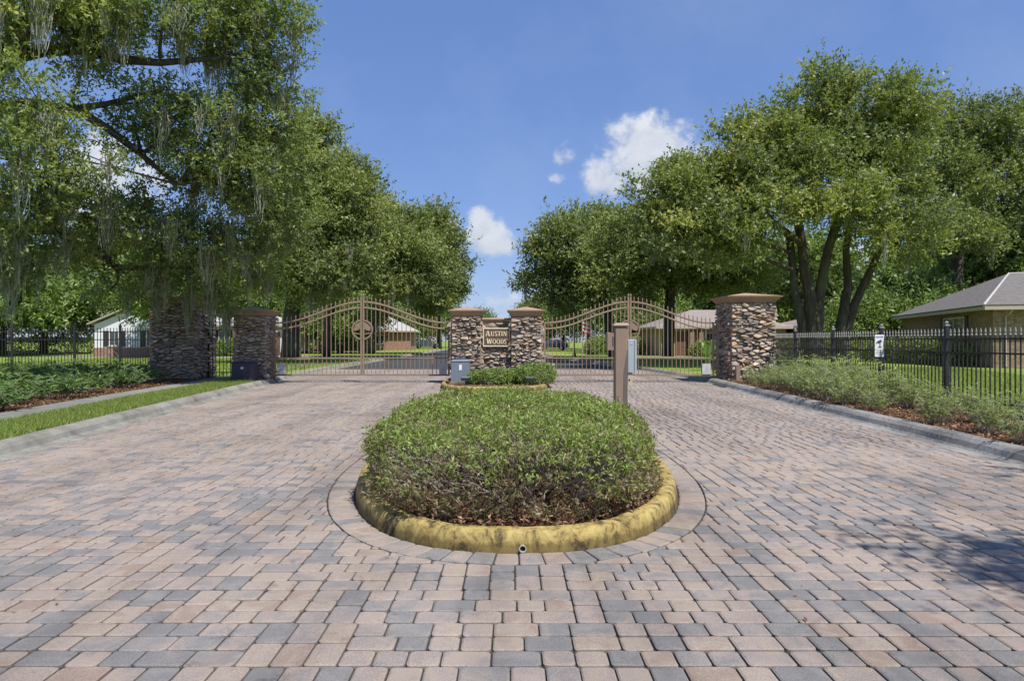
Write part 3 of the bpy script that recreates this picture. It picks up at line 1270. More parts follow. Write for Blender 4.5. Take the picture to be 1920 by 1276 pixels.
def glyph(ch):
    """roman capitals as polygons in a unit-high box -> (polygons, width)"""
    T, S = .17, .075                     # thick and thin strokes
    out = []

    def rect(x0, z0, x1, z1):
        out.append([(x0, z0), (x1, z0), (x1, z1), (x0, z1)])

    def diag(x0, x1, wd):
        out.append([(x0, 0), (x0 + wd, 0), (x1 + wd, 1), (x1, 1)])

    def arc(cx, cz, rx_, rz_, a0, a1, thin, thick, n=14):
        for i in range(n):
            q = []
            for t in (i / n, (i + 1) / n):
                a = math.radians(a0 + (a1 - a0) * t)
                w = thin + (thick - thin) * abs(math.cos(a)) ** 1.3
                q.append(((cx + rx_ * math.cos(a), cz + rz_ * math.sin(a)), (cx + (rx_ - w) * math.cos(a), cz + (rz_ - thin) * math.sin(a))))
            out.append([q[0][1], q[0][0], q[1][0], q[1][1]])
    if ch == 'A':
        diag(.05, .36, .09)
        out.append([(.62, 0), (.82, 0), (.50, 1), (.36, 1)])
        rect(.22, .30, .62, .38)
        rect(-.02, 0, .24, .05)
        rect(.54, 0, .90, .05)
        return out, .88
    if ch == 'U':
        rect(.08, .3, .08 + T, 1)
        rect(.62, .3, .62 + S, 1)
        arc(.39, .32, .31, .33, 180, 360, S, T)
        rect(0, .95, .34, 1)
        rect(.52, .95, .80, 1)
        return out, .80
    if ch == 'S':
        arc(.30, .745, .26, .27, 30, 270, S, T)
        arc(.30, .26, .29, .28, 90, -150, S, T)
        rect(.50, .74, .55, .98)
        rect(.01, .04, .06, .28)
        return out, .60
    if ch == 'T':
        rect(.29, 0, .29 + T, 1)
        rect(0, .92, .74, 1)
        rect(0, .74, .05, .92)
        rect(.69, .74, .74, .92)
        rect(.20, 0, .55, .05)
        return out, .74
    if ch == 'I':
        rect(.09, 0, .09 + T, 1)
        rect(0, 0, .35, .05)
        rect(0, .95, .35, 1)
        return out, .36
    if ch == 'N':
        rect(.08, 0, .08 + S, 1)
        rect(.66, 0, .66 + S, 1)
        out.append([(.58, 0), (.74, 0), (.24, 1), (.05, 1)])
        rect(-.02, .95, .2, 1)
        rect(-.02, 0, .26, .05)
        rect(.56, .95, .84, 1)
        return out, .84
    if ch == 'W':
        out.append([(.26, 0), (.40, 0), (.20, 1), (.03, 1)])
        out.append([(.28, 0), (.38, 0), (.60, 1), (.50, 1)])
        out.append([(.70, 0), (.84, 0), (.63, 1), (.47, 1)])
        out.append([(.72, 0), (.82, 0), (1.04, 1), (.95, 1)])
        rect(-.05, .95, .30, 1)
        rect(.40, .95, .70, 1)
        rect(.86, .95, 1.12, 1)
        return out, 1.08
    if ch == 'O':
        arc(.44, .5, .43, .52, 0, 360, S, T, 22)
        return out, .88
    if ch == 'D':
        rect(.08, 0, .08 + T, 1)
        arc(.30, .5, .50, .50, -90, 90, S, T)
        rect(0, 0, .34, .075)
        rect(0, .925, .34, 1)
        return out, .80
    return out, .5


def letters(text, xc, z0, hh, first_h, width):
    sizes = [first_h if i == 0 else hh for i in range(len(text))]
    ws = [glyph(c)[1] * s for c, s in zip(text, sizes)]
    gap = .10 * hh
    tot = sum(ws) + gap * (len(text) - 1)
    k = width / tot
    x = xc - width / 2
    for c, s, w in zip(text, sizes, ws):
        m = MB()
        for poly in glyph(c)[0]:
            q = [(x + a * s * k, z0 + b_ * s - (s - hh) * .35) for a, b_ in poly]
            m.plate(q, PY - .022, PY - .002)
        m.build('letter', M['letter'], plq)
        x += (w + gap) * k


letters('AUSTIN', -.52, 1.595, .155, .195, .70)
letters('WOODS', -.51, 1.335, .155, .20, .66)

# ------------------------------------------------------------------ vehicle gates (four leaves)
GY = 23.0


def spear(m, x, y, z, r=.011, hh=.17):
    """forged spear finial with a small collar"""
    m.lathe([(r * 1.0, z), (r * 2.3, z + hh * .12), (r * 2.3, z + hh * .2), (r * .9, z + hh * .28), (r * 2.0, z + hh * .5), (r * 1.3, z + hh * .75), (.001, z + hh)], x, y, 6)


def gate_leaf(xh, xm, label):
    """xh: hinge end, xm: meeting end"""
    t = thing('driveway_gate', (xh, GY, 0.0), label, 'gate', 'driveway gate leaves')
    s = 1 if xm > xh else -1
    Wd = abs(xm - xh)
    Z0 = .24

    def top(d):
        q = min(1, max(0, (d / Wd)))
        e = .5 - .5 * math.cos(math.pi * min(1, max(0, (q - .04) / .98)))
        return 2.05 + .72 * e
    hw = .03

    def X(d):
        return xh + s * d
    MB().box((min(X(0), X(.06)), GY - hw, Z0), (max(X(0), X(.06)), GY + hw, 2.06)).build('hinge_stile', M['dark_bronze'], t)
    m = MB()
    m.box((min(X(Wd), X(Wd - .055)), GY - hw, Z0), (max(X(Wd), X(Wd - .055)), GY + hw, 2.93))
    xc = X(Wd - .0275)
    m.lathe([(.02, 2.93), (.032, 2.945), (.02, 2.96), (.036, 2.99), (.030, 3.02), (.004, 3.045)], xc, GY, 8)
    m.build('meeting_stile', M['dark_bronze'], t)
    for off, nm in ((0, 'top_rail'), (-.20, 'lower_top_rail')):
        pts = [Vector((X(d), GY, top(d) + off)) for d in np.linspace(.03, Wd - .03, 22)]
        MB().tube(pts, .030, 6).build(nm, M['dark_bronze'], t)
    d0, d1 = .0605, Wd - .0555
    for z, hh, nm in ((.85, .022, 'middle_rail'), (Z0 + .03, .03, 'bottom_rail')):
        MB().box((min(X(d0), X(d1)), GY - .022, z - hh), (max(X(d0), X(d1)), GY + .022, z + hh)).build(nm, M['dark_bronze'], t)
    n = int(round(Wd / .148))
    zc, R = 1.82, .34
    for i in range(1, n):
        d = Wd * i / n
        if d > Wd - .09 or d < .1:
            continue
        m = MB()
        h = top(d)
        r = .0105
        dm = Wd - d
        zhit = math.sqrt(max(0, R * R - dm * dm)) if dm < R else 0
        if zhit:
            m.box((X(d) - r, GY - r, Z0 + .05), (X(d) + r, GY + r, zc - zhit))
            m.box((X(d) - r, GY - r, zc + zhit), (X(d) + r, GY + r, h + .03))
        else:
            m.box((X(d) - r, GY - r, Z0 + .05), (X(d) + r, GY + r, h + .03))
        spear(m, X(d), GY, h + .03)
        m.build('picket', M['dark_bronze'], t)
    # half of the round medallion with the spreading oak
    a0, a1 = (90, 270) if s > 0 else (90, -90)
    md = MB()
    na = 18
    v, f = [], []
    for i in range(na + 1):
        a = math.radians(a0 + (a1 - a0) * i / na)
        for (rr, yy) in ((R - .045, -.035), (R, -.035), (R, .035), (R - .045, .035)):
            v.append((xm + rr * math.cos(a) - s * .012, GY + yy, zc + rr * math.sin(a)))
    for i in range(na):
        for q in range(4):
            f.append((i * 4 + q, i * 4 + (q + 1) % 4, (i + 1) * 4 + (q + 1) % 4, (i + 1) * 4 + q))
    md.add(v, f)
    mo = md.build('medallion_ring', M['dark_bronze'], t)
    em = MB()
    rr = random.Random(9 if s > 0 else 10)
    for (cx_, cz_, cr) in ((.05, .19, .07), (.12, .14, .075), (.19, .10, .065), (.22, .01, .055), (.13, .05, .07), (.05, .10, .06), (.10, .23, .045), (.19, .18, .05), (.25, .07, .035), (.04, .03, .045)):
        poly = []
        for j in range(11):
            an = 2 * math.pi * j / 11
            r_ = cr * rr.uniform(.75, 1.15)
            xx = max(.002, cx_ + r_ * math.cos(an))
            poly.append((xm - s * xx, zc + cz_ + r_ * math.sin(an)))
        em.plate(poly if s < 0 else poly[::-1], GY - .012 - .0007 * rr.randint(0, 9), GY + .006 + .0007 * rr.randint(0, 9))
    em.plate([(xm - s * .001, zc - .15), (xm - s * .022, zc - .15), (xm - s * .026, zc + .06), (xm - s * .001, zc + .06)], GY - .0205, GY + .0145)
    em.plate([(xm - s * .02, zc - .02), (xm - s * .15, zc + .07), (xm - s * .145, zc + .09), (xm - s * .02, zc + .02)], GY - .0215, GY + .0155)
    em.plate([(xm - s * .001, zc - .17), (xm - s * .27, zc - .135), (xm - s * .26, zc - .10), (xm - s * .06, zc - .135), (xm - s * .001, zc - .13)], GY - .0225, GY + .0165)
    em.build('tree_emblem', M['dark_bronze'], mo)
    # caution plate low down at the hinge end, arm of the opener
    xa, xb = sorted((X(.13), X(.42)))
    if abs(xh) < 3:
        xa, xb = sorted((X(.1), X(.36)))
    pl = MB().box((xa, GY - .045, .30), (xb, GY - .025, .66)).build('caution_plate', M['plate_white'], t)
    cxp = (xa + xb) / 2
    q = MB()
    q.plate([(cxp - .07, .43), (cxp + .07, .43), (cxp, .56)], GY - .0475, GY - .0455)
    for zz in (.36, .39):
        q.box((xa + .03, GY - .0475, zz - .006), (xb - .03, GY - .0455, zz + .006))
    q.build('plate_print', M['ink_grey'], pl)
    hn = MB()
    for zz in (.45, 1.85):
        hn.lathe([(.028, zz), (.028, zz + .12)], X(-.03), GY, 8)
    hn.build('hinge', M['dark_bronze'], t)
    return t


LG0, LG1, LGM = -8.16, -2.13, -5.12
RG0, RG1, RGM = 1.09, 6.92, 4.02
l1 = gate_leaf(LG0, LGM + -.012, 'outer leaf of the left driveway gate, hinged at the short stone pier')
l2 = gate_leaf(LG1, LGM + .012, 'inner leaf of the left driveway gate, beside the sign monument')
l3 = gate_leaf(RG0, RGM - .012, 'inner leaf of the right driveway gate, beside the sign monument')
l4 = gate_leaf(RG1, RGM + .012, 'outer leaf of the right driveway gate, hinged at the tall right pier')
# opener arms reach from the piers to the leaves
am = MB().box((-8.2, 22.82, .80), (-6.85, 22.88, .86))
am.box((-8.24, 22.80, .76), (-8.1, 22.90, .90))
am.build('opener_arm', M['dark_bronze'], l1)
# hinge posts standing at the gate ends (part of what carries the leaves)
for x, z, lab in ((-8.235, 2.1, 'brown steel hinge post at the short stone pier'), (-2.045, 2.02, 'brown steel hinge post left of the sign monument'),
                  (1.005, 2.02, 'brown steel hinge post right of the sign monument'), (7.03, 2.1, 'brown steel hinge post at the tall right pier')):
    hp = thing('hinge_post', (x, GY, 0), lab, 'post', 'gate hinge posts')
    MB().box((x - .04, GY - .04, 0), (x + .04, GY + .04, z)).build('shaft', M['dark_bronze'], hp)
    MB().frustum((x, GY), (.05, .05), (.01, .01), z, z + .05).build('post_cap', M['dark_bronze'], hp)


# ------------------------------------------------------------------ black fences
def picket_mesh(h, r=.0095, fin=.16, pale=True):
    m = MB()
    m.box((-r, -r, 0), (r, r, h - fin))
    spear(m, 0, 0, h - fin, .010, fin)
    me = m.mesh('picket')
    me.materials.append(M['black_metal'])
    me.materials.append(M['finial_metal'] if pale else M['black_metal'])
    for p in me.polygons:
        if p.center.z > h - fin:
            p.material_index = 1
    return me


def fence(name, posts, z0, h, rails, label, gap=.125, pale=True, post_r=.036, ball=True, finial_only=False):
    """posts: list of (x, y); parts: post, rail, picket"""
    t = thing(name, (posts[0][0], posts[0][1], z0), label, 'fence')
    pk = picket_mesh(h - .10, pale=pale)
    for i, (x, y_) in enumerate(posts):
        m = MB()
        ph = h + .02
        m.box((x - post_r, y_ - post_r, z0 - .02), (x + post_r, y_ + post_r, z0 + ph))
        po = m.build('post', M['black_metal'], t)
        c = MB()
        c.frustum((x, y_), (post_r + .01, post_r + .01), (post_r + .006, post_r + .006), z0 + ph, z0 + ph + .025)
        if ball:
            c.lathe([(.012, z0 + ph + .025), (.03, z0 + ph + .04), (.036, z0 + ph + .06), (.028, z0 + ph + .085), (.004, z0 + ph + .095)], x, y_, 8)
        c.build('post_cap', M['finial_metal'] if pale else M['black_metal'], po)
    for (xa, ya), (xb, yb) in zip(posts[:-1], posts[1:]):
        d = Vector((xb - xa, yb - ya, 0))
        L_ = d.length
        d.normalize()
        n = Vector((-d.y, d.x, 0))
        for rz in rails:
            v = []
            for e, sg in ((post_r, 0), (L_ - post_r, 0)):
                for o1, o2 in ((-.016, -.016), (.016, -.016), (.016, .016), (-.016, .016)):
                    q = Vector((xa, ya, z0 + rz)) + d * e + n * o1 + Vector((0, 0, o2))
                    v.append(q)
            MB().add(v, [(0, 1, 2, 3), (7, 6, 5, 4), (0, 4, 5, 1), (1, 5, 6, 2), (2, 6, 7, 3), (3, 7, 4, 0)]).build('rail', M['black_metal'], t)
        k = max(1, int(round(L_ / gap)))
        for j in range(1, k):
            e = L_ * j / k
            o = bpy.data.objects.new('picket', pk)
            COL.objects.link(o)
            o.parent = t
            o.location = Vector((xa, ya, z0 + .07)) + d * e - wloc(t)
    return t


fence('picket_fence', [(8.8, 22.9), (8.6, 20.4), (8.6, 18.0), (8.6, 15.65), (8.6, 13.3), (8.62, 10.9), (8.65, 8.5), (8.7, 6.1)], .12, 1.60, (1.36, 1.10, .22),
      'black spear-topped fence running along the right planting bed', .118)
fence('picket_fence', [(-12.75, 24.6), (-14.75, 25.3), (-16.5, 25.35), (-18.9, 25.4), (-21.3, 25.45)], .12, 1.86, (1.66, 1.36, .25),
      'black spear-topped fence in front of the left lawn', .125, pale=False)
# pedestrian gate
pg = thing('pedestrian_gate', (-10.95, 24.2, .13), 'narrow black picket walk gate between the two left stone piers', 'gate')
for x in (-10.92, -9.36):
    MB().box((x - .03, 24.17, .13), (x + .03, 24.23, 2.30)).build('stile', M['black_metal'], pg)
for z in (2.1, 1.82, .30):
    MB().box((-10.888, 24.185, z - .018), (-9.392, 24.215, z + .018)).build('rail', M['black_metal'], pg)
pk = picket_mesh(2.2, .0105, .15, False)
for j in range(1, 12):
    o = bpy.data.objects.new('picket', pk)
    COL.objects.link(o)
    o.parent = pg
    o.location = (-10.92 + 1.56 * j / 12 + 10.95, 0.0, .03)

# camera notice on the right fence
sg = thing('camera_sign', (8.5, 15.6, 1.0), 'white surveillance notice with black camera symbol on the right fence', 'sign')
sc = P(1649, 648, 15.4)
MB().bbox((sc.x - .105, 15.4, sc.z - .25), (sc.x + .105, 15.412, sc.z + .25), .004).build('board', M['white'], sg)
bs = MB().box((sc.x - .02, 15.414, sc.z - .2), (sc.x + .02, 15.58, sc.z - .16))
bs.box((sc.x - .02, 15.414, sc.z + .1), (sc.x + .02, 15.58, sc.z + .14))
bs.build('bracket', M['black_metal'], sg)
q = MB()
yy0, yy1 = 15.3975, 15.3995
cx_, cz_ = sc.x, sc.z
q.plate([(cx_ - .055, cz_ + .10), (cx_ + .035, cz_ + .145), (cx_ + .055, cz_ + .09), (cx_ - .03, cz_ + .045)], yy0, yy1)
q.plate([(cx_ + .0, cz_ + .055), (cx_ + .022, cz_ + .066), (cx_ + .022, cz_ - .02), (cx_ + .0, cz_ - .02)], yy0 - .001, yy1)
q.plate([(cx_ - .03, cz_ - .02), (cx_ + .05, cz_ - .02), (cx_ + .05, cz_ - .04), (cx_ - .03, cz_ - .04)], yy0 - .002, yy1)
q.plate([(cx_ - .078, cz_ + .06), (cx_ - .056, cz_ + .092), (cx_ - .044, cz_ + .07), (cx_ - .06, cz_ + .04)], yy0, yy1)
q.build('camera_symbol', M['ink'], sg)
q = MB()
rr = random.Random(2)
x = cx_ - .085
while x < cx_ + .07:
    w = rr.uniform(.014, .026)
    q.box((x, yy0, cz_ + .185), (x + w, yy1, cz_ + .22))
    x += w + .008
q.build('heading_print', M['ink_violet'], sg)
q = MB()
for z, a, b_, hh in ((-.085, .085, .085, .008), (-.125, .06, .07, .012), (-.16, .075, .075, .012), (-.20, .05, .06, .010)):
    x = cx_ - a
    while x < cx_ + b_ - .01:
        w = rr.uniform(.012, .03)
        q.box((x, yy0, cz_ + z - hh), (min(x + w, cx_ + b_), yy1, cz_ + z + hh))
        x += w + .007
q.build('small_print', M['ink_grey'], sg)

# ------------------------------------------------------------------ call pedestal on the big island
pd = thing('call_pedestal', (1.62, 9.9, .1), 'brown square call post with card box and grey keypad behind the island hedge', 'intercom post')
Y0 = 9.8
xL, xR = P(1153.5, 0, Y0).x, P(1177, 0, Y0).x
zt = P(0, 612, Y0).z
MB().bbox((xL, Y0, .05), (xR, Y0 + .19, zt), .012).build('post', M['post_brown'], pd)
c = MB()
xm_ = (xL + xR) / 2
c.frustum((xm_, Y0 + .095), (.112, .11), (.118, .116), zt, zt + .018)
c.frustum((xm_, Y0 + .095), (.118, .116), (.085, .085), zt + .0185, zt + .055)
c.build('post_cap', M['post_brown'], pd)
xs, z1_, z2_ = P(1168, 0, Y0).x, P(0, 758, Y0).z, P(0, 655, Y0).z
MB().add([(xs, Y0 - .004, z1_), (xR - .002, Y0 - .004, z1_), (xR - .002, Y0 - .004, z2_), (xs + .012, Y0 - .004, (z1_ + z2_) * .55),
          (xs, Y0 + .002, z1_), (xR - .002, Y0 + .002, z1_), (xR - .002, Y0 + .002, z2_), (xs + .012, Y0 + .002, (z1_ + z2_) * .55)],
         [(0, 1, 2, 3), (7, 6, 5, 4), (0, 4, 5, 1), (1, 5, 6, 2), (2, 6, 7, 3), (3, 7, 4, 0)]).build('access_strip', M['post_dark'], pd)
rb = MB().bbox((P(1139, 0, Y0).x, Y0 + .03, P(0, 656, Y0).z), (xL - .003, Y0 + .17, P(0, 623, Y0).z), .006)
ro = rb.build('card_reader', M['post_brown'], pd)
xr_ = P(1150, 0, Y0).x
MB().box((xr_ - .008, Y0 + .026, P(0, 649, Y0).z), (xr_ + .008, Y0 + .0295, P(0, 631, Y0).z)).build('card_slot', M['ink'], ro)
jb = MB().bbox((P(1121, 0, Y0).x, Y0 - .02, .28), (xL - .003, Y0 + .24, .375), .008)
jb.build('junction_box', M['post_brown'], pd)
MB().bbox((P(1120, 0, Y0).x - .006, Y0 - .028, .3755), (xL - .003, Y0 + .248, .395), .004).build('junction_box_lid', M['post_brown'], pd)
kb = MB().bbox((xR + .004, Y0 + .02, P(0, 698, Y0).z), (P(1194.5, 0, Y0).x, Y0 + .16, P(0, 636, Y0).z), .008)
ko = kb.build('keypad_box', M['steel_grey'], pd)
xk = P(1190, 0, Y0).x
MB().box((xk, Y0 + .014, P(0, 698, Y0).z + .004), (xk + .006, Y0 + .019, P(0, 636, Y0).z - .004)).build('door_edge', M['op_grey'], ko)
MB().box((P(1182, 0, Y0).x, Y0 + .016, P(0, 646, Y0).z), (P(1187, 0, Y0).x, Y0 + .019, P(0, 643.5, Y0).z)).build('maker_plate', M['ink_grey'], ko)
bk = MB().bbox((xR + .006, Y0 + .04, P(0, 720, Y0).z), (P(1187, 0, Y0).x, Y0 + .14, P(0, 698.6, Y0).z), .005)
bo_ = bk.build('lower_bracket', M['trim'], pd)
xb_ = P(1181, 0, Y0).x
MB().tube([(xb_, Y0 + .034, P(0, 712, Y0).z), (xb_, Y0 + .0395, P(0, 712, Y0).z)], .012, 10).build('lock', M['hole'], bo_)

# ------------------------------------------------------------------ gate operators, floodlights, small posts
def cabinet(label, x0, x1, y0, y1, z0, z1, mat, sticker):
    t = thing('gate_operator', ((x0 + x1) / 2, (y0 + y1) / 2, z0), label, 'gate motor', 'gate operator cabinets')
    m = MB()
    m.frustum(((x0 + x1) / 2, (y0 + y1) / 2), ((x1 - x0) / 2, (y1 - y0) / 2), ((x1 - x0) / 2 - .012, (y1 - y0) / 2 - .012), z0 + .04, z1 - .05)
    m.build('cover', mat, t)
    m = MB()
    m.frustum(((x0 + x1) / 2, (y0 + y1) / 2), ((x1 - x0) / 2 + .006, (y1 - y0) / 2 + .006), ((x1 - x0) / 2 - .05, (y1 - y0) / 2 - .05), z1 - .0495, z1)
    m.build('lid', mat, t)
    MB().box((x0 - .02, y0 - .02, z0 - .1), (x1 + .02, y1 + .02, z0 + .0395)).build('base_pad', M['concrete'], t)
    sx_, sz_, sw, sh = sticker
    st = MB().box((sx_ - sw, y0 - .004, sz_ - sh), (sx_ + sw, y0 + .010, sz_ + sh)).build('label_plate', M['white'], t)
    return t


t = cabinet('dark violet-black gate operator cabinet in front of the short left stone pier', -9.1, -8.42, 21.75, 22.3, .10, .76, M['op_dark'], (-8.74, .56, .04, .035))
t = cabinet('blue-grey gate operator cabinet on the small island left of the sign', -1.88, -1.3, 20.7, 21.25, .15, .86, M['op_grey'], (-1.59, .62, .04, .085))
MB().lathe([(.10, .86), (.12, .88), (.09, .93), (.03, .95)], -1.72, 21.0, 10).build('vent_cap', M['op_dark'], t)


def floodlight(x, y_, label, tilt):
    t = thing('floodlight', (x, y_, .13), label, 'floodlight', 'sign floodlights')
    MB().lathe([(.045, .13), (.04, .15), (.016, .16), (.016, .27)], x, y_, 10).build('stake', M['fixture'], t)
    m = MB()
    v = []
    for (w, yy, z) in ((.11, -.07, .265), (.15, .07, .275)):
        v += [(x - w, y_ + yy, z), (x + w, y_ + yy, z), (x + w, y_ + yy - tilt, z + .095), (x - w, y_ + yy - tilt, z + .095)]
    m.add(v, [(0, 1, 2, 3), (7, 6, 5, 4), (0, 4, 5, 1), (1, 5, 6, 2), (2, 6, 7, 3), (3, 7, 4, 0)])
    hd = m.build('head', M['fixture'], t)
    v = [(x - .10, y_ - .068 - tilt * .95, .362), (x + .10, y_ - .068 - tilt * .95, .362), (x + .135, y_ + .06 - tilt, .374), (x - .135, y_ + .06 - tilt, .374)]
    MB().add(v, [(0, 1, 2, 3)]).build('glass', M['lens'], hd)


floodlight(-1.36, 19.75, 'dark floodlight on a stake beside the blue-grey cabinet', .01)
floodlight(.52, 19.75, 'dark floodlight on a stake below the right monument pier', .01)

bp = thing('marker_post', (7.55, 22.1, .12), 'short brown post standing in front of the tall right pier', 'post')
bx_ = P(1383, 0, 21.9).x
MB().bbox((bx_ - .07, 21.83, .1), (bx_ + .07, 21.97, P(0, 685, 21.9).z), .01).build('shaft', M['post_brown'], bp)
MB().frustum((bx_, 21.9), (.078, .078), (.02, .02), P(0, 685, 21.9).z + .0005, P(0, 685, 21.9).z + .03).build('post_cap', M['post_brown'], bp)

rp = MB()
v = []
for yy in (20.6, 22.0):
    xk = rx(yy)
    for d, z in ((.14, .018), (.30, .075), (.40, .148), (.56, .165), (.575, .10), (.30, .012)):
        v.append((xk + d, yy, z))
f = [(0, 1, 2, 3, 4, 5), (11, 10, 9, 8, 7, 6)] + [(i, 6 + i, 6 + (i + 1) % 6, (i + 1) % 6) for i in range(6)]
rp.add(v, f)
tag(rp.build('kerb_ramp', M['rubber']), 'black rubber wedge laid over the kerb by the tall right pier', 'kerb ramp')


# ------------------------------------------------------------------ houses
def house(name, label, o, a, b, L, W, eave, ridge, wallmat, roofmat, style='hip', over=.5, hip=None, windows=(), doors=(), shutters=True, base=None):
    """o: corner of the plan; a: direction along the visible wall (length L); b: direction of the depth (W).
    windows: (wall, s0, s1, z0, z1)  wall 0 runs along a from o, wall 1 along b from o"""
    o = Vector((o[0], o[1], 0))
    a = Vector((*a, 0)).normalized()
    b = Vector((*b, 0)).normalized()
    t = thing(name, o, label, 'house')

    def pt(s, d, z):
        return o + a * s + b * d + Vector((0, 0, z))

    def prism4(p, z0, z1):
        v = [Vector((q.x, q.y, z0)) for q in p] + [Vector((q.x, q.y, z1)) for q in p]
        return v, [(0, 3, 2, 1), (4, 5, 6, 7), (0, 1, 5, 4), (1, 2, 6, 5), (2, 3, 7, 6), (3, 0, 4, 7)]
    m = MB()
    m.add(*prism4([pt(0, 0, 0), pt(L, 0, 0), pt(L, W, 0), pt(0, W, 0)], 0, eave))
    m.build('wall', wallmat, t)
    if base:
        m = MB()
        m.add(*prism4([pt(-.04, -.04, 0), pt(L + .04, -.04, 0), pt(L + .04, W + .04, 0), pt(-.04, W + .04, 0)], 0, base[0]))
        m.build('plinth', base[1], t)
    e = over
    A, B, C, D = pt(-e, -e, eave), pt(L + e, -e, eave), pt(L + e, W + e, eave), pt(-e, W + e, eave)
    dz = Vector((0, 0, .10))
    m = MB()
    if style == 'hip':
        h = hip if hip is not None else W / 2
        r0, r1 = pt(h[0], W / 2, ridge) if isinstance(h, tuple) else pt(h, W / 2, ridge), pt(L - (h[1] if isinstance(h, tuple) else h), W / 2, ridge)
        v = [A + dz, B + dz, C + dz, D + dz, r0, r1]
        f = [(0, 1, 5, 4), (1, 2, 5), (2, 3, 4, 5), (3, 0, 4)]
    elif style == 'hipb':          # ridge runs along b, hip end over the visible wall a
        r0, r1 = pt(L / 2, hip, ridge), pt(L / 2, W - hip, ridge)
        v = [A + dz, B + dz, C + dz, D + dz, r0, r1]
        f = [(0, 1, 4), (1, 2, 5, 4), (2, 3, 5), (3, 0, 4, 5)]
    else:                          # gable facing along wall a
        r0, r1 = pt(L / 2, -e, ridge), pt(L / 2, W + e, ridge)
        v = [A + dz, B + dz, C + dz, D + dz, r0, r1]
        f = [(0, 4, 5, 3), (1, 2, 5, 4)]
        gm_ = MB()
        gm_.add([pt(0, 0, eave), pt(L, 0, eave), pt(L / 2, 0, ridge - .12), pt(0, .12, eave), pt(L, .12, eave), pt(L / 2, .12, ridge - .12)],
                [(0, 1, 2), (5, 4, 3), (0, 3, 4, 1), (1, 4, 5, 2), (2, 5, 3, 0)])
        gm_.build('gable', wallmat, t)
    m.add(v, f)
    ro = m.build('roof', roofmat, t)
    sol = ro.modifiers.new('thickness', 'SOLIDIFY')
    sol.thickness = .06
    # fascia, soffit
    m = MB()
    if style != 'gable':
        ring = [A, B, C, D]
        for i in range(4):
            p, q = ring[i], ring[(i + 1) % 4]
            d = (q - p).normalized()
            n = Vector((d.y, -d.x, 0)) * .03
            v = [p + n - dz * .9, q + n - dz * .9, q + n + dz * .8, p + n + dz * .8, p - n - dz * .9, q - n - dz * .9, q - n + dz * .8, p - n + dz * .8]
            m.add(v, [(0, 1, 2, 3), (7, 6, 5, 4), (0, 4, 5, 1), (1, 5, 6, 2), (2, 6, 7, 3), (3, 7, 4, 0)])
    else:
        for p, q in ((A, r0), (B, r0)):
            up_ = Vector((0, 0, .1))
            n = b * .04
            v = [p - n, q - n, q - n + up_, p - n + up_, p + n, q + n, q + n + up_, p + n + up_]
            m.add(v, [(0, 1, 2, 3), (7, 6, 5, 4), (0, 4, 5, 1), (1, 5, 6, 2), (2, 6, 7, 3), (3, 7, 4, 0)])
    m.build('fascia', M['trim'], ro)

    def wallbox(wall, s0, s1, z0, z1, d0, d1):
        if wall == 0:
            p = [pt(s0, -d1, 0), pt(s1, -d1, 0), pt(s1, -d0, 0), pt(s0, -d0, 0)]
        else:
            p = [pt(-d1, s0, 0), pt(-d1, s1, 0), pt(-d0, s1, 0), pt(-d0, s0, 0)]
        return prism4(p, z0, z1)
    for (w_, s0, s1, z0, z1) in windows:
        fr_ = MB()
        bw = .06
        for bx0, bx1, bz0, bz1 in ((s0, s1, z0, z0 + bw), (s0, s1, z1 - bw, z1), (s0, s0 + bw, z0 + bw, z1 - bw), (s1 - bw, s1, z0 + bw, z1 - bw), ((s0 + s1) / 2 - bw / 2, (s0 + s1) / 2 + bw / 2, z0 + bw, z1 - bw)):
            fr_.add(*wallbox(w_, bx0, bx1, bz0, bz1, .003, .055))
        wo = fr_.build('window', M['white'], t)
        for bx0, bx1 in ((s0 + bw, (s0 + s1) / 2 - bw / 2), ((s0 + s1) / 2 + bw / 2, s1 - bw)):
            MB().add(*wallbox(w_, bx0, bx1, z0 + bw, z1 - bw, .003, .02)).build('pane', M['glass'], wo)
        MB().add(*wallbox(w_, s0 - .08, s1 + .08, z0 - .07, z0 - .003, .003, .10)).build('sill', M['trim'], wo)
        if shutters:
            for bx0, bx1 in ((s0 - .48, s0 - .03), (s1 + .03, s1 + .48)):
                MB().add(*wallbox(w_, bx0, bx1, z0 - .05, z1 + .05, .003, .045)).build('shutter', M['shutter'], t)
    for (w_, s0, s1, z1) in doors:
        do = MB().add(*wallbox(w_, s0, s1, .12, z1, .003, .06)).build('door', M['door'], t)
        MB().add(*wallbox(w_, s1 - .16, s1 - .10, 1.0, 1.1, .0605, .10)).build('handle', M['rim'], do)
    return t, pt


hA, pA = house('brick_house', 'tan brick house with grey hipped shingle roof at the right edge', (23.2, 32.4), (.271, .963), (.963, -.271), 15.1, 20, 3.0, 5.25,
               M['brick_tan'], M['shingle_grey'], 'hipb', .55, 3.5, windows=((0, 3.6, 6.8, 1.1, 2.72), (1, 4.0, 6.0, 1.1, 2.72)))
ds = MB().tube([pA(-.45, .65, 2.95), pA(-.3, .6, 2.75), pA(-.06, .5, 2.6), pA(-.06, .5, .3), pA(-.2, .5, .2)], .04, 8)
ds.build('downspout', M['trim'], hA)
rg = MB()
hp_ = [pA(-.6, -.6, 3.13), pA(15.1 / 2, 3.5, 5.29)]
rg.tube([hp_[0], hp_[1], pA(15.1 / 2, 16.5, 5.29)], .07, 6).build('ridge_cap', M['shingle_pale'], hA)

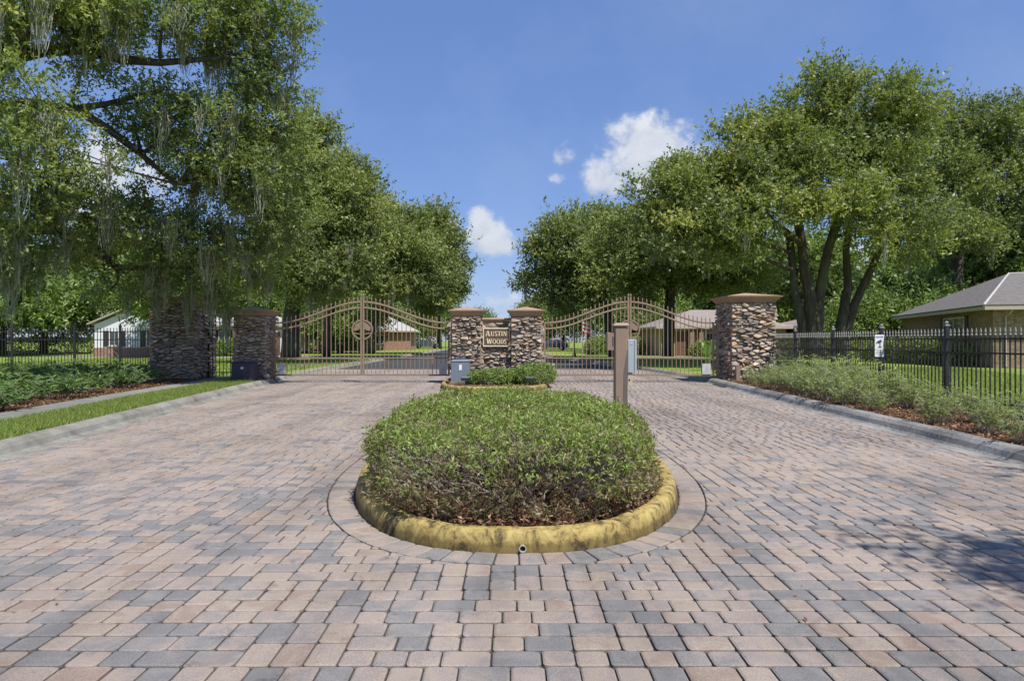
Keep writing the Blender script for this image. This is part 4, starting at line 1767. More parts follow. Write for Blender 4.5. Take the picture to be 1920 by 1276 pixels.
hB, pB = house('stucco_house', 'tan house with brown hipped roof seen through the right gate', (12.9, 58), (1, .05), (-.05, 1), 11.0, 9, 2.55, 4.3, M['stucco_tan'], M['shingle_brown'],
               'hip', .6, 4.0, windows=((0, 3.9, 5.1, 1.0, 2.1), (0, 7.5, 9.0, 1.0, 2.1)), doors=((0, 1.2, 2.3, 2.2),), shutters=False)
m = MB()
for s in (2.55, 3.35):
    m = MB()
    p = pB(s, -.3, 0)
    m.box((p.x - .18, p.y - .18, 0), (p.x + .18, p.y + .18, 2.55))
    m.build('brick_pillar', M['brick_tan'], hB)
hC, pC = house('ranch_house', 'long low ranch house with brown roof behind the right oak trunks', (25.0, 55), (1, .02), (-.02, 1), 15, 10, 2.6, 4.2, M['brick_red'], M['shingle_brown'],
               'hip', .6, 4.5, windows=((0, 1.5, 3.0, 1.0, 2.1), (0, 9.0, 11.0, 1.0, 2.1)), doors=((0, 5.6, 6.6, 2.2),))
hD, pD = house('gable_house', 'white gabled house with red brick base behind the left fence', (-34.8, 56), (1, .06), (-.06, 1), 7.4, 12, 2.75, 4.55, M['siding_white'], M['shingle_pale'],
               'gable', .4, None, windows=((0, 4.2, 6.6, .95, 2.25), (0, 1.2, 2.0, 1.0, 2.2)), base=(.85, M['brick_red']))
hE, pE = house('pale_house', 'pale house with dark shutters behind the black walk gate', (-27.2, 60), (1, .06), (-.06, 1), 6.6, 9, 2.8, 4.3, M['siding_white'], M['shingle_pale'],
               'hip', .5, 3.6, windows=((0, 1.0, 2.0, .6, 2.3), (0, 3.0, 4.0, .6, 2.3)), doors=((0, 5.4, 6.4, 2.2),), base=(.4, M['brick_tan']))
for s in (2.5, 4.7):
    p = pE(s, -.3, 0)
    MB().box((p.x - .13, p.y - .13, 0), (p.x + .13, p.y + .13, 2.78)).build('porch_pillar', M['brick_tan'], hE)
hF, pF = house('far_house', 'shaded house with pale roof far behind the left gate medallion', (-27.0, 92), (1, .05), (-.05, 1), 13, 9, 2.7, 5.2, M['brick_red'], M['shingle_pale'],
               'hip', .6, 4.2, windows=((0, 2.0, 3.4, 1.0, 2.2), (0, 8.0, 9.4, 1.0, 2.2)), doors=((0, 5.4, 6.4, 2.2),), shutters=False)


# ------------------------------------------------------------------ parked cars, street lamp, flag
def car(name, label, x, y_, rot, mat):
    t = thing(name, (0, 0, 0), label, 'car', 'parked cars')
    W_ = .86
    side = [(-2.15, .32), (2.1, .32), (2.2, .55), (2.12, .78), (1.2, .92), (.55, 1.38), (-.9, 1.42), (-1.75, 1.0), (-2.2, .92), (-2.22, .5)]
    m = MB()
    n = len(side)
    v = []
    for sy in (-1, 1):
        for (a_, z) in side:
            w = W_ - (.16 if z > 1.1 else 0)
            v.append((a_, sy * w, z))
    m.add(v, [tuple(range(n)), tuple(reversed(range(n, 2 * n)))] + [((i + 1) % n, i, n + i, n + (i + 1) % n) for i in range(n)])
    m.build('body', mat, t, local=True)
    gl = MB()
    for sy in (-1, 1):
        q = [(-1.45, sy * (W_ - .035), 1.0), (.95, sy * (W_ - .03), .98), (.45, sy * (W_ - .145), 1.32), (-.85, sy * (W_ - .145), 1.35)]
        gl.add(q if sy < 0 else q[::-1], [(0, 1, 2, 3)])
    gl.build('side_window', M['glass'], t, local=True)
    MB().add([(1.17, -.66, .965), (1.17, .66, .965), (.60, .62, 1.37), (.60, -.62, 1.37)], [(0, 1, 2, 3)]).build('windscreen', M['glass'], t, local=True)
    for a_ in (-1.35, 1.35):
        for sy in (-1, 1):
            wv = MB().tube([(a_, sy * .70, .33), (a_, sy * .875, .33)], .33, 14).build('wheel', M['tyre'], t, local=True)
            MB().tube([(a_, sy * .876, .33), (a_, sy * .885, .33)], .2, 12).build('rim', M['rim'], wv, local=True)
    for sy in (-1, 1):
        MB().box((2.13, sy * .6 - .14, .6), (2.19, sy * .6 + .14, .72)).build('headlight', M['lamp_glass'], t, local=True)
    t.location = (x, y_, .13)
    t.rotation_euler = (0, 0, rot)


car('parked_car', 'white car parked far down the road beyond the left gate', -14.2, 112, math.radians(12), M['car_white'])
car('parked_car', 'dark car parked under trees beyond the right gate', 5.6, 92, math.radians(165), M['car_dark'])

lp = thing('street_lamp', (5.1, 55, .12), 'black post lamp with glass lantern among trees behind the right gate', 'street lamp')
MB().lathe([(.16, .12), (.15, .3), (.09, .5), (.055, .7), (.05, 4.1), (.08, 4.12), (.08, 4.18)], 5.1, 55, 10).build('post', M['black_metal'], lp)
MB().lathe([(.11, 4.18), (.22, 4.62)], 5.1, 55, 8).build('lantern', M['lamp_glass'], lp)
MB().lathe([(.25, 4.62), (.10, 4.78), (.03, 4.86), (.02, 4.95)], 5.1, 55, 8).build('lantern_roof', M['black_metal'], lp)

fp = thing('house_flag', (7.55, 70, .12), 'small red and white flag on a pole beyond the right gate', 'flag')
MB().tube([(7.35, 70, .12), (7.35, 70, 3.6)], .03, 6).build('pole', M['white'], fp)
for i in range(6):
    a0 = 2.2 + i * .2
    v = []
    for k in range(5):
        xx = 7.39 + k * .2
        yy = 70 + .06 * math.sin(k * 1.6)
        v += [(xx, yy, a0 - k * .06), (xx, yy, a0 + .2 - k * .06)]
    MB().add(v, [(2 * k, 2 * k + 2, 2 * k + 3, 2 * k + 1) for k in range(4)]).build('stripe', M['flag_red'] if i % 2 == 0 else M['flag_white'], fp)

# ------------------------------------------------------------------ vegetation
def unit(a):
    return a / np.maximum(np.linalg.norm(a, axis=-1, keepdims=True), 1e-9)


def leaf_quads(B, D, NH, L, W, droop=.12):
    """kite-shaped leaves: base points, directions, normal hints, lengths, widths"""
    S = unit(np.cross(D, NH))
    N = np.cross(S, D)
    L = L[:, None]
    W = W[:, None]
    mid = B + D * L * .48
    V = np.stack([B, mid + S * W * .5 + N * W * .12, B + D * L - N * L * droop, mid - S * W * .5 + N * W * .12], 1)
    return V.reshape(-1, 3)


def shoots_to_leaves(rng, B, D, L, m, leaf_len, asp=.42, up=.7):
    """m leaves along each shoot"""
    S = len(B)
    t = np.tile(np.linspace(.15, 1.0, m), S) + rng.uniform(-.06, .06, S * m)
    B2 = np.repeat(B, m, 0) + np.repeat(D * L[:, None], m, 0) * t[:, None]
    r = unit(rng.normal(size=(S * m, 3)))
    d = unit(np.repeat(D, m, 0) * .55 + r)
    nh = unit(rng.normal(size=(S * m, 3)) * .75 + np.array([0, 0, up]))
    ll = leaf_len * rng.uniform(.65, 1.25, S * m)
    return leaf_quads(B2, d, nh, ll, ll * asp * rng.uniform(.8, 1.2, S * m))


def ell_points(rng, n, c, r, p=.5):
    d = unit(rng.normal(size=(n, 3)))
    return np.array(c) + d * (rng.random((n, 1)) ** p) * np.array(r)


def moss_geo(rng, A, strands, lmin, lmax, wid=.034):
    """hanging strands below the anchor points A -> V, Q"""
    n = len(A) * strands
    A3 = np.repeat(A, strands, 0)
    B = A3 + rng.normal(size=(n, 3)) * np.array([.11, .11, .14])
    ln = np.repeat(rng.uniform(lmin, lmax, len(A)), strands) * rng.uniform(.15, 1.0, n) ** 1.3
    ang = rng.uniform(0, math.pi, n)
    S = np.c_[np.cos(ang), np.sin(ang), np.zeros(n)]
    k = 6
    rows = []
    wob = rng.normal(size=(n, 3)) * np.array([.05, .05, 0])
    for i in range(k):
        t = i / (k - 1)
        p = A3 + (B - A3) * (1 - .62 * t) - np.array([0, 0, 1.0]) * (ln * t)[:, None] + wob * math.sin(t * 3.0) + rng.normal(size=(n, 3)) * np.array([.022, .022, .01])
        w = (wid * (1 - .75 * t) * (.5 + .5 * min(1, t * 5)))
        rows += [p - S * w * .5, p + S * w * .5]
    V = np.stack(rows, 1).reshape(-1, 3)
    base = (np.arange(n) * 2 * k)[:, None]
    Q = np.concatenate([base + np.array([[2 * i, 2 * i + 1, 2 * i + 3, 2 * i + 2]]) for i in range(k - 1)], 0)
    return V, Q


def bez(p0, p1, p2, n):
    return [p0 * (1 - t) ** 2 + p1 * 2 * t * (1 - t) + p2 * t * t for t in np.linspace(0, 1, n)]


def make_tree(name, label, base, trunks, lobes, seed, n_leaves, leaf_len, leaf_m, cl_r=.55, moss=0, moss_len=(.5, 1.6), limbs=(), group=None,
              m_per=9, asp=.42, dens=1.0, cat='tree', low_moss=True):
    rng = np.random.default_rng(seed)
    rr = random.Random(seed)
    t = thing(name, base, label, cat, group)
    bark = MB()
    nodes = []
    for path in trunks:
        pts = [Vector(p[:3]) for p in path]
        rad = [p[3] for p in path]
        sm, sr = [], []
        for i in range(len(pts) - 1):
            for q in range(3):
                u_ = q / 3
                sm.append(pts[i].lerp(pts[i + 1], u_) + Vector((rr.uniform(-1, 1), rr.uniform(-1, 1), 0)) * rad[i] * .10)
                sr.append((rad[i] * (1 - u_) + rad[i + 1] * u_) * rr.uniform(.94, 1.06))
        sm.append(pts[-1])
        sr.append(rad[-1])
        bark.tube(sm, sr, 10)
        nodes += [(p, r) for p, r in zip(sm, sr)][len(sm) // 3:]
    for path in limbs:
        pts = [Vector(p[:3]) for p in path]
        bark.tube(pts, [p[3] for p in path], 7)
        nodes += [(Vector(p[:3]), p[3]) for p in path]
    w = np.array([(l[1][0] * l[1][1] * l[1][2]) ** (2 / 3) * (l[2] if len(l) > 2 else 1) for l in lobes])
    share = w / w.sum() * n_leaves
    LV, LT, anchors = [], [], []
    for (lb, cnt) in zip(lobes, share):
        c, r = Vector(lb[0]), lb[1]
        # limb from the nearest lower node
        best = min(nodes, key=lambda q: (q[0] - c).length + (2.5 * max(0, q[0].z - c.z + .2)))
        p0 = best[0]
        ctrl = p0.lerp(c, .5) + Vector((rr.uniform(-.3, .3), rr.uniform(-.3, .3), .22 * (c - p0).length * rr.uniform(-.3, 1)))
        path = bez(p0, ctrl, c, 7)
        r0 = min(best[1] * .7, .03 + .022 * (c - p0).length + .02 * max(r))
        bark.tube(path, [r0 * (1 - .72 * i / 6) for i in range(7)], 6, cap=False)
        vol = r[0] * r[1] * r[2]
        K = max(4, int(dens * 2.6 * vol ** (2 / 3) / cl_r ** 2))
        cl = ell_points(rng, K, c, r)
        tint_l = rng.uniform(-.10, .12)
        ns = max(3, int(round(cnt / (K * m_per))))
        for kk in range(K):
            cp = Vector(cl[kk])
            st = path[rr.randint(3, 6)]
            mid = st.lerp(cp, .5) + Vector((rr.uniform(-.15, .15), rr.uniform(-.15, .15), rr.uniform(-.05, .2)))
            if K < 90 or kk % 2 == 0:
                bark.tube([st, mid, cp], [max(.012, r0 * .22), max(.009, r0 * .14), .006], 4, cap=False)
        cr = cl_r * rng.uniform(.65, 1.35, (K, 1))
        off = rng.normal(size=(K, ns, 3)) * .5
        off = off * cr[:, None, :] * np.array([1, 1, .62])
        B = (cl[:, None, :] + off).reshape(-1, 3)
        out = unit(np.repeat(cl - np.array(c), ns, 0) / np.array(r))
        D = unit(unit(off.reshape(-1, 3)) * .8 + out * .5 + np.array([0, 0, .3]) + rng.normal(size=(K * ns, 3)) * .45)
        Ls = leaf_len * rng.uniform(2.2, 4.2, K * ns)
        LV.append(shoots_to_leaves(rng, B, D, Ls, m_per, leaf_len, asp))
        tt = np.clip(rng.normal(.42, .17, K)[:, None] + tint_l + rng.normal(0, .07, (K, ns)), 0, 1)
        LT.append(np.clip(np.repeat(tt.reshape(-1), m_per) + rng.normal(0, .06, K * ns * m_per), 0, 1))
        anchors.append(cl[cl[:, 2] < c.z + (.2 * r[2] if low_moss else 9)])
    bark.build('trunk', M['bark'], t, smooth=True)
    V = np.concatenate(LV)
    T = np.concatenate(LT)
    np_mesh('crown', V, np.arange(len(V)).reshape(-1, 4), leaf_m, t, tint=T)
    if moss:
        A = np.concatenate(anchors)
        if len(A):
            A = A[rng.integers(0, len(A), moss)]
            mv, mq = moss_geo(rng, A, 46, *moss_len)
            tag(np_mesh('spanish_moss', mv, mq, M['moss'], t, tint=np.clip(rng.normal(.5, .2, len(mq)), 0, 1)), kind='stuff')
    return t


def auto_lobes(rng, c, R, n, rf=(.38, .55), flat=.8):
    """a billowing dome of lobes: c centre, R half sizes"""
    out = []
    c = np.array(c)
    R = np.array(R)
    for i in range(n):
        a = 2 * math.pi * (i + rng.uniform(-.3, .3)) * .381966
        e = rng.uniform(-.25, 1.0)
        q = math.sqrt(max(0, 1 - e * e)) if e > 0 else 1.0
        f = rng.uniform(.50, .72)
        p = c + R * np.array([math.cos(a) * q * f, math.sin(a) * q * f, e * .62])
        k = rng.uniform(*rf)
        out.append((tuple(p), (R[0] * k, R[1] * k, R[2] * k * flat)))
    out.append((tuple(c), tuple(R * .5), .5))
    return out


# ---- the big moss-hung oak overhanging from the left
lob = []
for px, py, yd, r in ((500, 40, 18.5, 1.05), (430, -20, 18, 1.4), (380, 60, 17.5, .95), (490, 150, 19, 1.1), (430, 215, 18.5, 1.35), (310, 20, 16.5, .85), (190, -10, 16, 1.1), (90, 10, 15.5, 1.0),
                      (200, 80, 16.2, .4), (20, 10, 15, 1.0), (515, 250, 19.5, .95), (490, 330, 19.5, 1.15), (395, 330, 19, 1.25), (510, 400, 20, .95), (430, 430, 20, 1.25), (320, 400, 19.5, 1.0),
                      (290, 190, 17.5, .8), (150, 150, 16.5, .7), (30, 190, 14.5, .85), (10, 290, 14.5, .95), (110, 290, 16, .95), (90, 390, 16.5, 1.1), (170, 360, 17, .85), (20, 420, 15.5, .9),
                      (270, 480, 20.5, .85), (370, 500, 21, 1.05), (470, 500, 21.2, .95), (330, 545, 22, .8), (415, 560, 22.3, .6), (100, 470, 17.5, .7), (20, 500, 16, .55), (210, 440, 19, .7), (530, 100, 19, .4), (530, 440, 20.5, .8),
                      (250, -80, 17, 1.6), (50, -110, 15.5, 1.6), (420, -130, 18, 1.8), (-120, 100, 15, 1.5), (-150, 330, 16, 1.5), (-60, -60, 17, 1.8), (210, 540, 21, .55), (250, 235, 18.3, .75), (335, 255, 18.6, .9), (235, 395, 19, .8), (440, 110, 18.6, .9), (530, 340, 20, .7)):
    c = P(px, py, yd)
    lob.append(((c.x, c.y, c.z), (r * 1.05, r * 1.2, r * .85)))


def PL(px, py, yd, r):
    q = P(px, py, yd)
    return (q.x, q.y, q.z, r)


tb = Vector((-17.2, 17.5, .1))
make_tree('live_oak', 'huge moss-draped oak whose limbs reach in from the left edge', tb,
          [[(tb.x, tb.y, -.1, .85), (tb.x + .2, tb.y, 1.6, .62), (tb.x + .7, tb.y - .3, 3.4, .55), (tb.x + 1.8, tb.y - .6, 5.6, .45), (tb.x + 3.0, tb.y - .9, 8.0, .34), (tb.x + 3.6, tb.y - .9, 10.5, .2)]],
          lob, 101, 185000, .118, M['oak_leaf_near'], .52, 210, (.5, 1.7),
          limbs=[[PL(-230, 330, 17, .42), PL(-120, 220, 16.2, .36), PL(-10, 110, 16, .26), PL(40, 65, 16, .24), PL(62, 10, 16, .22), PL(75, -70, 16, .16)],
                 [PL(-10, 112, 16, .2), PL(80, 95, 16.2, .15), PL(150, 92, 16.4, .14), PL(230, 112, 16.8, .12), PL(300, 118, 17.2, .09), PL(420, 108, 17.6, .06)],
                 [PL(-150, 250, 16.2, .24), PL(-30, 205, 16.2, .17), PL(70, 197, 16.4, .15), PL(140, 205, 16.7, .13), PL(200, 240, 17.2, .10), PL(265, 290, 17.8, .08), PL(330, 345, 18.4, .05)],
                 [PL(140, 205, 16.7, .10), PL(200, 195, 17, .07), PL(300, 170, 17.5, .05)],
                 [PL(-200, 360, 17.2, .3), PL(-40, 420, 18.4, .22), PL(100, 430, 19, .17), PL(185, 470, 19.6, .14), PL(215, 500, 20.2, .10), PL(300, 505, 20.8, .07), PL(400, 500, 21.2, .05)]],
          m_per=9)

# ---- oak with forked trunks on the right
ob = Vector((15.9, 35.0, .1))


def lob_px(rows, ky=1.25):
    out = []
    for px, py, yd, r in rows:
        q = P(px, py, yd)
        out.append(((q.x, q.y, q.z), (r, r * ky, r * .82)))
    return out


lob = lob_px(((1570, 185, 35, 1.8), (1650, 190, 35, 1.9), (1480, 225, 35, 1.6), (1690, 225, 36, 1.5), (1400, 270, 34, 1.8), (1320, 315, 34, 1.7), (1265, 345, 33, 1.2), (1560, 270, 34, 2.2), (1670, 295, 35, 2.0),
              (1480, 310, 33, 2.0), (1400, 350, 33, 1.9), (1300, 390, 32, 1.8), (1600, 370, 33, 1.8), (1690, 380, 34, 1.8), (1530, 390, 32, 1.5), (1430, 430, 32, 1.5), (1350, 450, 32, 1.6), (1260, 440, 32, 1.5),
              (1640, 430, 34, 1.4), (1720, 440, 35, 1.4), (1548, 135, 35, .75), (1715, 235, 35, 1.0), (1230, 390, 33, 1.2), (1500, 280, 37, 2.2), (1620, 265, 38, 2.2), (1380, 330, 38, 2.0)))
make_tree('live_oak', 'broad round-topped oak with two forked trunks right of the tall pier', ob,
          [[PL(1527, 668, 35, .52), PL(1525, 600, 35, .38), PL(1512, 520, 35, .29), PL(1500, 430, 35, .22), PL(1470, 330, 35, .18)],
           [PL(1530, 650, 35.1, .38), PL(1535, 560, 35, .29), PL(1552, 470, 34.6, .22), PL(1575, 400, 34.4, .22), PL(1600, 300, 35, .16)],
           [PL(1515, 650, 35.2, .3), PL(1490, 540, 35.2, .21), PL(1480, 440, 35.5, .2), PL(1400, 380, 35, .14)],
           [PL(1572, 668, 36, .38), PL(1578, 600, 36, .28), PL(1590, 540, 36, .22), PL(1586, 470, 36, .18), PL(1600, 380, 36, .16)],
           [PL(1578, 640, 36.1, .3), PL(1602, 570, 36, .23), PL(1635, 500, 35.8, .18), PL(1665, 430, 35.5, .16)]],
          lob, 202, 135000, .195, M['oak_leaf'], .80, 46, (.7, 1.9), m_per=9, asp=.5)

# ---- the rest of the rows beyond the gates: lobes laid out from the outline each crown shows
tree_rows = [
    ('live_oak', 'leafy oak right of the big forked oak, above the brick house', (34, 52, .1), [PL(1790, 670, 52, .5), PL(1795, 540, 52, .38), PL(1800, 420, 52, .28), PL(1800, 330, 52, .18)],
     ((1830, 250, 52, 2.9), (1750, 300, 53, 2.8), (1880, 300, 52, 2.8), (1800, 350, 51, 2.8), (1900, 400, 52, 2.5), (1740, 410, 52, 2.5), (1830, 430, 49, 2.5), (1880, 230, 53, 2.2), (1790, 230, 55, 2.3), (1950, 330, 52, 3.0)), 303, 52000, .175, 14),
    ('live_oak', 'mid-height oak left of the forked oak, above the right gate', (11.6, 43, .1), [PL(1253, 668, 43, .42), PL(1255, 580, 43, .33), PL(1262, 480, 43, .25), PL(1280, 400, 43, .16)],
     ((1225, 425, 43, 2.1), (1290, 435, 44, 2.3), (1185, 450, 42, 2.0), (1340, 470, 43, 2.2), (1250, 470, 41, 2.0), (1390, 500, 43, 1.9), (1160, 500, 42, 1.8), (1310, 510, 43, 1.5), (1210, 520, 42, 1.5)), 404, 48000, .15, 34),
    ('live_oak', 'low dense oak at the right side of the far road opening', (8.6, 50, .1), [PL(1150, 668, 50, .42), PL(1140, 590, 50, .33), PL(1115, 500, 50, .24), PL(1100, 440, 50, .16)],
     ((1100, 435, 50, 2.3), (1052, 460, 50, 1.9), (1150, 435, 51, 2.1), (1020, 490, 50, 1.8), (1080, 490, 48, 2.2), (1140, 490, 49, 2.2), (1010, 530, 51, 1.5), (1060, 540, 49, 1.8), (1120, 545, 49, 1.8), (1180, 530, 50, 1.9), (1195, 450, 51, 1.8)), 505, 50000, .16, 34),
    ('live_oak', 'tall leafy oak behind the short left pier', (-14.4, 40, .1), [PL(545, 672, 40, .62), PL(548, 590, 40, .5), PL(560, 500, 40, .36), PL(580, 400, 40, .22)],
     ((600, 320, 40, 2.1), (570, 270, 41, 1.8), (650, 350, 40, 1.9), (560, 360, 39, 2.2), (640, 400, 39, 2.3), (530, 430, 38, 2.1), (600, 450, 38, 2.1), (680, 420, 40, 1.9), (500, 500, 38, 1.9), (570, 520, 38, 1.7), (650, 490, 39, 1.9), (590, 265, 41, 1.2), (680, 355, 41, 1.0)), 606, 62000, .14, 50),
    ('live_oak', 'rounded oak over the middle of the left gate', (-14.0, 52, .1), [PL(613, 668, 52, .4), PL(615, 600, 52, .32), PL(640, 520, 52, .24), PL(690, 450, 52, .15)],
     ((720, 415, 52, 2.2), (690, 435, 52, 2.3), (775, 445, 53, 2.0), (750, 460, 50, 2.4), (680, 490, 50, 2.3), (800, 500, 52, 2.2), (730, 530, 50, 2.0), (640, 520, 50, 2.0), (780, 540, 51, 1.8), (690, 375, 53, 1.3), (775, 405, 53, .9)), 707, 56000, .155, 60),
    ('live_oak', 'darker oak left of the far road opening', (-14.2, 66, .1), [PL(697, 662, 66, .4), PL(700, 600, 66, .32), PL(740, 520, 66, .24), PL(790, 470, 66, .14)],
     ((830, 420, 66, 2.0), (800, 450, 66, 2.5), (835, 470, 67, 2.0), (790, 510, 65, 2.6), (830, 530, 66, 2.1), (750, 530, 65, 2.4), (810, 565, 66, 1.9), (850, 500, 67, 1.2)), 808, 40000, .19, 34),
]
for nm, lab, bs_, trunk, rows, sd_, nl, ll, ms in tree_rows:
    b0 = trunk[0]
    make_tree(nm, lab, (b0[0], b0[1], .1), [trunk], lob_px(rows, 1.2), sd_, int(nl * 1.15), ll * 1.5, M['oak_leaf'], .95, ms, (.8, 2.2), group='oaks lining the road', m_per=8, asp=.5)

# ---- an oak behind the photographer's right shoulder: only its shade falls into view
make_tree('live_oak', 'oak outside the frame whose shade falls at lower right', (10.2, 0.2, .1),
          [[(10.2, .2, -.1, .5), (10.1, .2, 2, .4), (9.8, .3, 4, .32), (9.2, .5, 6, .22), (8.4, .7, 7.6, .12)]],
          [((5.85, 1.15, 6.2), (.72, .48, .45), 2.0), ((5.5, 1.75, 6.1), (.35, .22, .25), 1.0), ((6.5, 1.0, 6.3), (1.0, .75, .6), 1.6), ((7.5, .8, 6.5), (1.1, .9, .7)), ((7.9, 4.2, 6.3), (.8, .42, .4), .8), ((8.6, .2, 7.4), (1.5, 1.4, 1)),
           ((10, -.6, 8), (1.6, 1.6, 1.1)), ((9.5, 2.2, 7.4), (1.1, .8, .8))], 909, 26000, .11, M['oak_leaf'], .42, 0, m_per=8)

# ---- background woods: three trees, copied
woods = []
for i in range(3):
    rng = np.random.default_rng(950 + i)
    H = (10.5, 12.5, 7.5)[i]
    R3 = ((4.4, 4.4, 5.0), (3.8, 3.8, 4.8), (4.8, 4.8, 3.9))[i]
    zc_ = (H - R3[2] * 1.0, H - R3[2], 3.6)[i]
    woods.append(make_tree('background_tree', 'x', (0, 0, 0), [[(0, 0, -.2, .3), (.1, 0, H * .3, .22), (.3, .1, H * .6, .14)]],
                           auto_lobes(rng, (0, 0, zc_), R3, 14), 960 + i, 19000, .40, M['wood_leaf'] if i != 1 else M['oak_leaf'], 1.0, 0, m_per=7))
wood_spots = [  # x, y, type, scale, turn, label
    (-47, 62, 0, 1.05, 0.3, 'pale green tree at the far left edge behind the fence lawn'), (-41, 70, 1, 1.1, 1.0, 'background tree left of the white gabled house'),
    (-36, 76, 2, 1.25, 2.2, 'background tree above the white gable roof'), (-30, 74, 0, 1.1, 3.0, 'background tree right of the white gable roof'),
    (-52, 50, 2, 1.0, 0.8, 'low wide tree beside the far left hedge'), (-24, 78, 1, 1.1, 4.0, 'background tree behind the pale house'),
    (-19, 86, 0, 1.1, 5.0, 'background tree left of the far house'), (-14.5, 132, 2, 1.1, 1.4, 'light green tree behind the white parked car'),
    (-11.5, 108, 1, .95, 2.6, 'far roadside tree at the left of the sky gap'), (-19, 112, 0, 1.0, 2.9, 'far tree behind the far house'), (4.2, 120, 1, .78, 3.3, 'farthest roadside tree right of the sky gap'),
    (9.5, 84, 0, .95, .5, 'background tree behind the dark parked car'), (16, 76, 2, 1.15, 1.9, 'background tree behind the tan house'), (23, 74, 1, 1.15, 4.4, 'background tree between the two right houses'),
    (30, 68, 0, 1.15, 5.2, 'background tree behind the ranch house roof'), (37, 66, 2, 1.3, .2, 'bright background tree right of the forked oak'), (30.5, 52, 2, .9, 2.0, 'leafy tree between ranch house and brick house'),
    (42, 60, 0, 1.2, 1.2, 'background tree rising behind the brick house roof'), (47, 56, 1, 1.2, 2.4, 'background tree at the right edge behind the brick house'), (45, 72, 0, 1.2, 3.6, 'tallest background tree at the far right'),
    (-32, 90, 1, 1.2, 3.9, 'distant tree behind the left houses'), (-44, 84, 0, 1.3, .9, 'distant tree behind the far left wood'), (14, 100, 1, 1.1, 1.1, 'distant tree far beyond the right gate'), (-31.5, 103, 0, 1.2, .4, 'distant tree beyond the left oak row'),
    (-46, 66, 2, 1.2, 5.5, 'bushy tree at the left, rising over the long dark hedge'), (-27.5, 52, 0, .8, 2.1, 'bushy tree between the white house and the pale house'), (-44, 55, 2, 1.3, 1.7, 'broad bushy tree filling the far left background'),
    (-17.6, 69, 2, 1.0, .1, 'bushy tree right of the pale house'), (-21, 108, 2, 1.3, 4.1, 'bushy far tree under the left oak row'), (12.5, 70, 2, .9, 2.7, 'bushy tree left of the tan house'), (8, 104, 2, 1.1, .6, 'bushy far tree beyond the right gate'),
    (26.5, 51, 2, .62, 4.8, 'small bushy tree at the left end of the ranch house'), (43.5, 51, 2, 1.0, 3.4, 'bushy tree behind the left end of the brick house'), (48, 60, 2, 1.5, .9, 'bushy tree behind the right end of the brick house'),
    (52, 66, 2, 1.6, 1.9, 'broad far tree at the right edge'), (20, 88, 2, 1.5, 5.9, 'broad distant tree behind the tan house'), (-60, 74, 2, 1.7, 3.2, 'broad distant tree beyond the left edge hedge'), (32, 84, 2, 1.6, 2.5, 'broad distant tree behind the ranch house'),
    (-33, 108, 2, 1.7, 1.0, 'broad distant tree between the left houses'), (-8, 150, 2, 1.1, 5.1, 'tree closing the far end of the road on the left'), (3.5, 152, 2, .95, 3.8, 'tree closing the far end of the road on the right')]
for i, (x, y_, k, s, a_, lab) in enumerate(wood_spots):
    first_use = woods[k]['label'] == 'x'
    o = woods[k] if first_use else copy_tree(woods[k])
    o.location = (x, y_, .1)
    o.scale = (s, s, s * (0.95 + .1 * ((i * 7) % 3) / 2))
    o.rotation_euler = (0, 0, a_)
    tag(o, lab, 'tree', 'background trees')


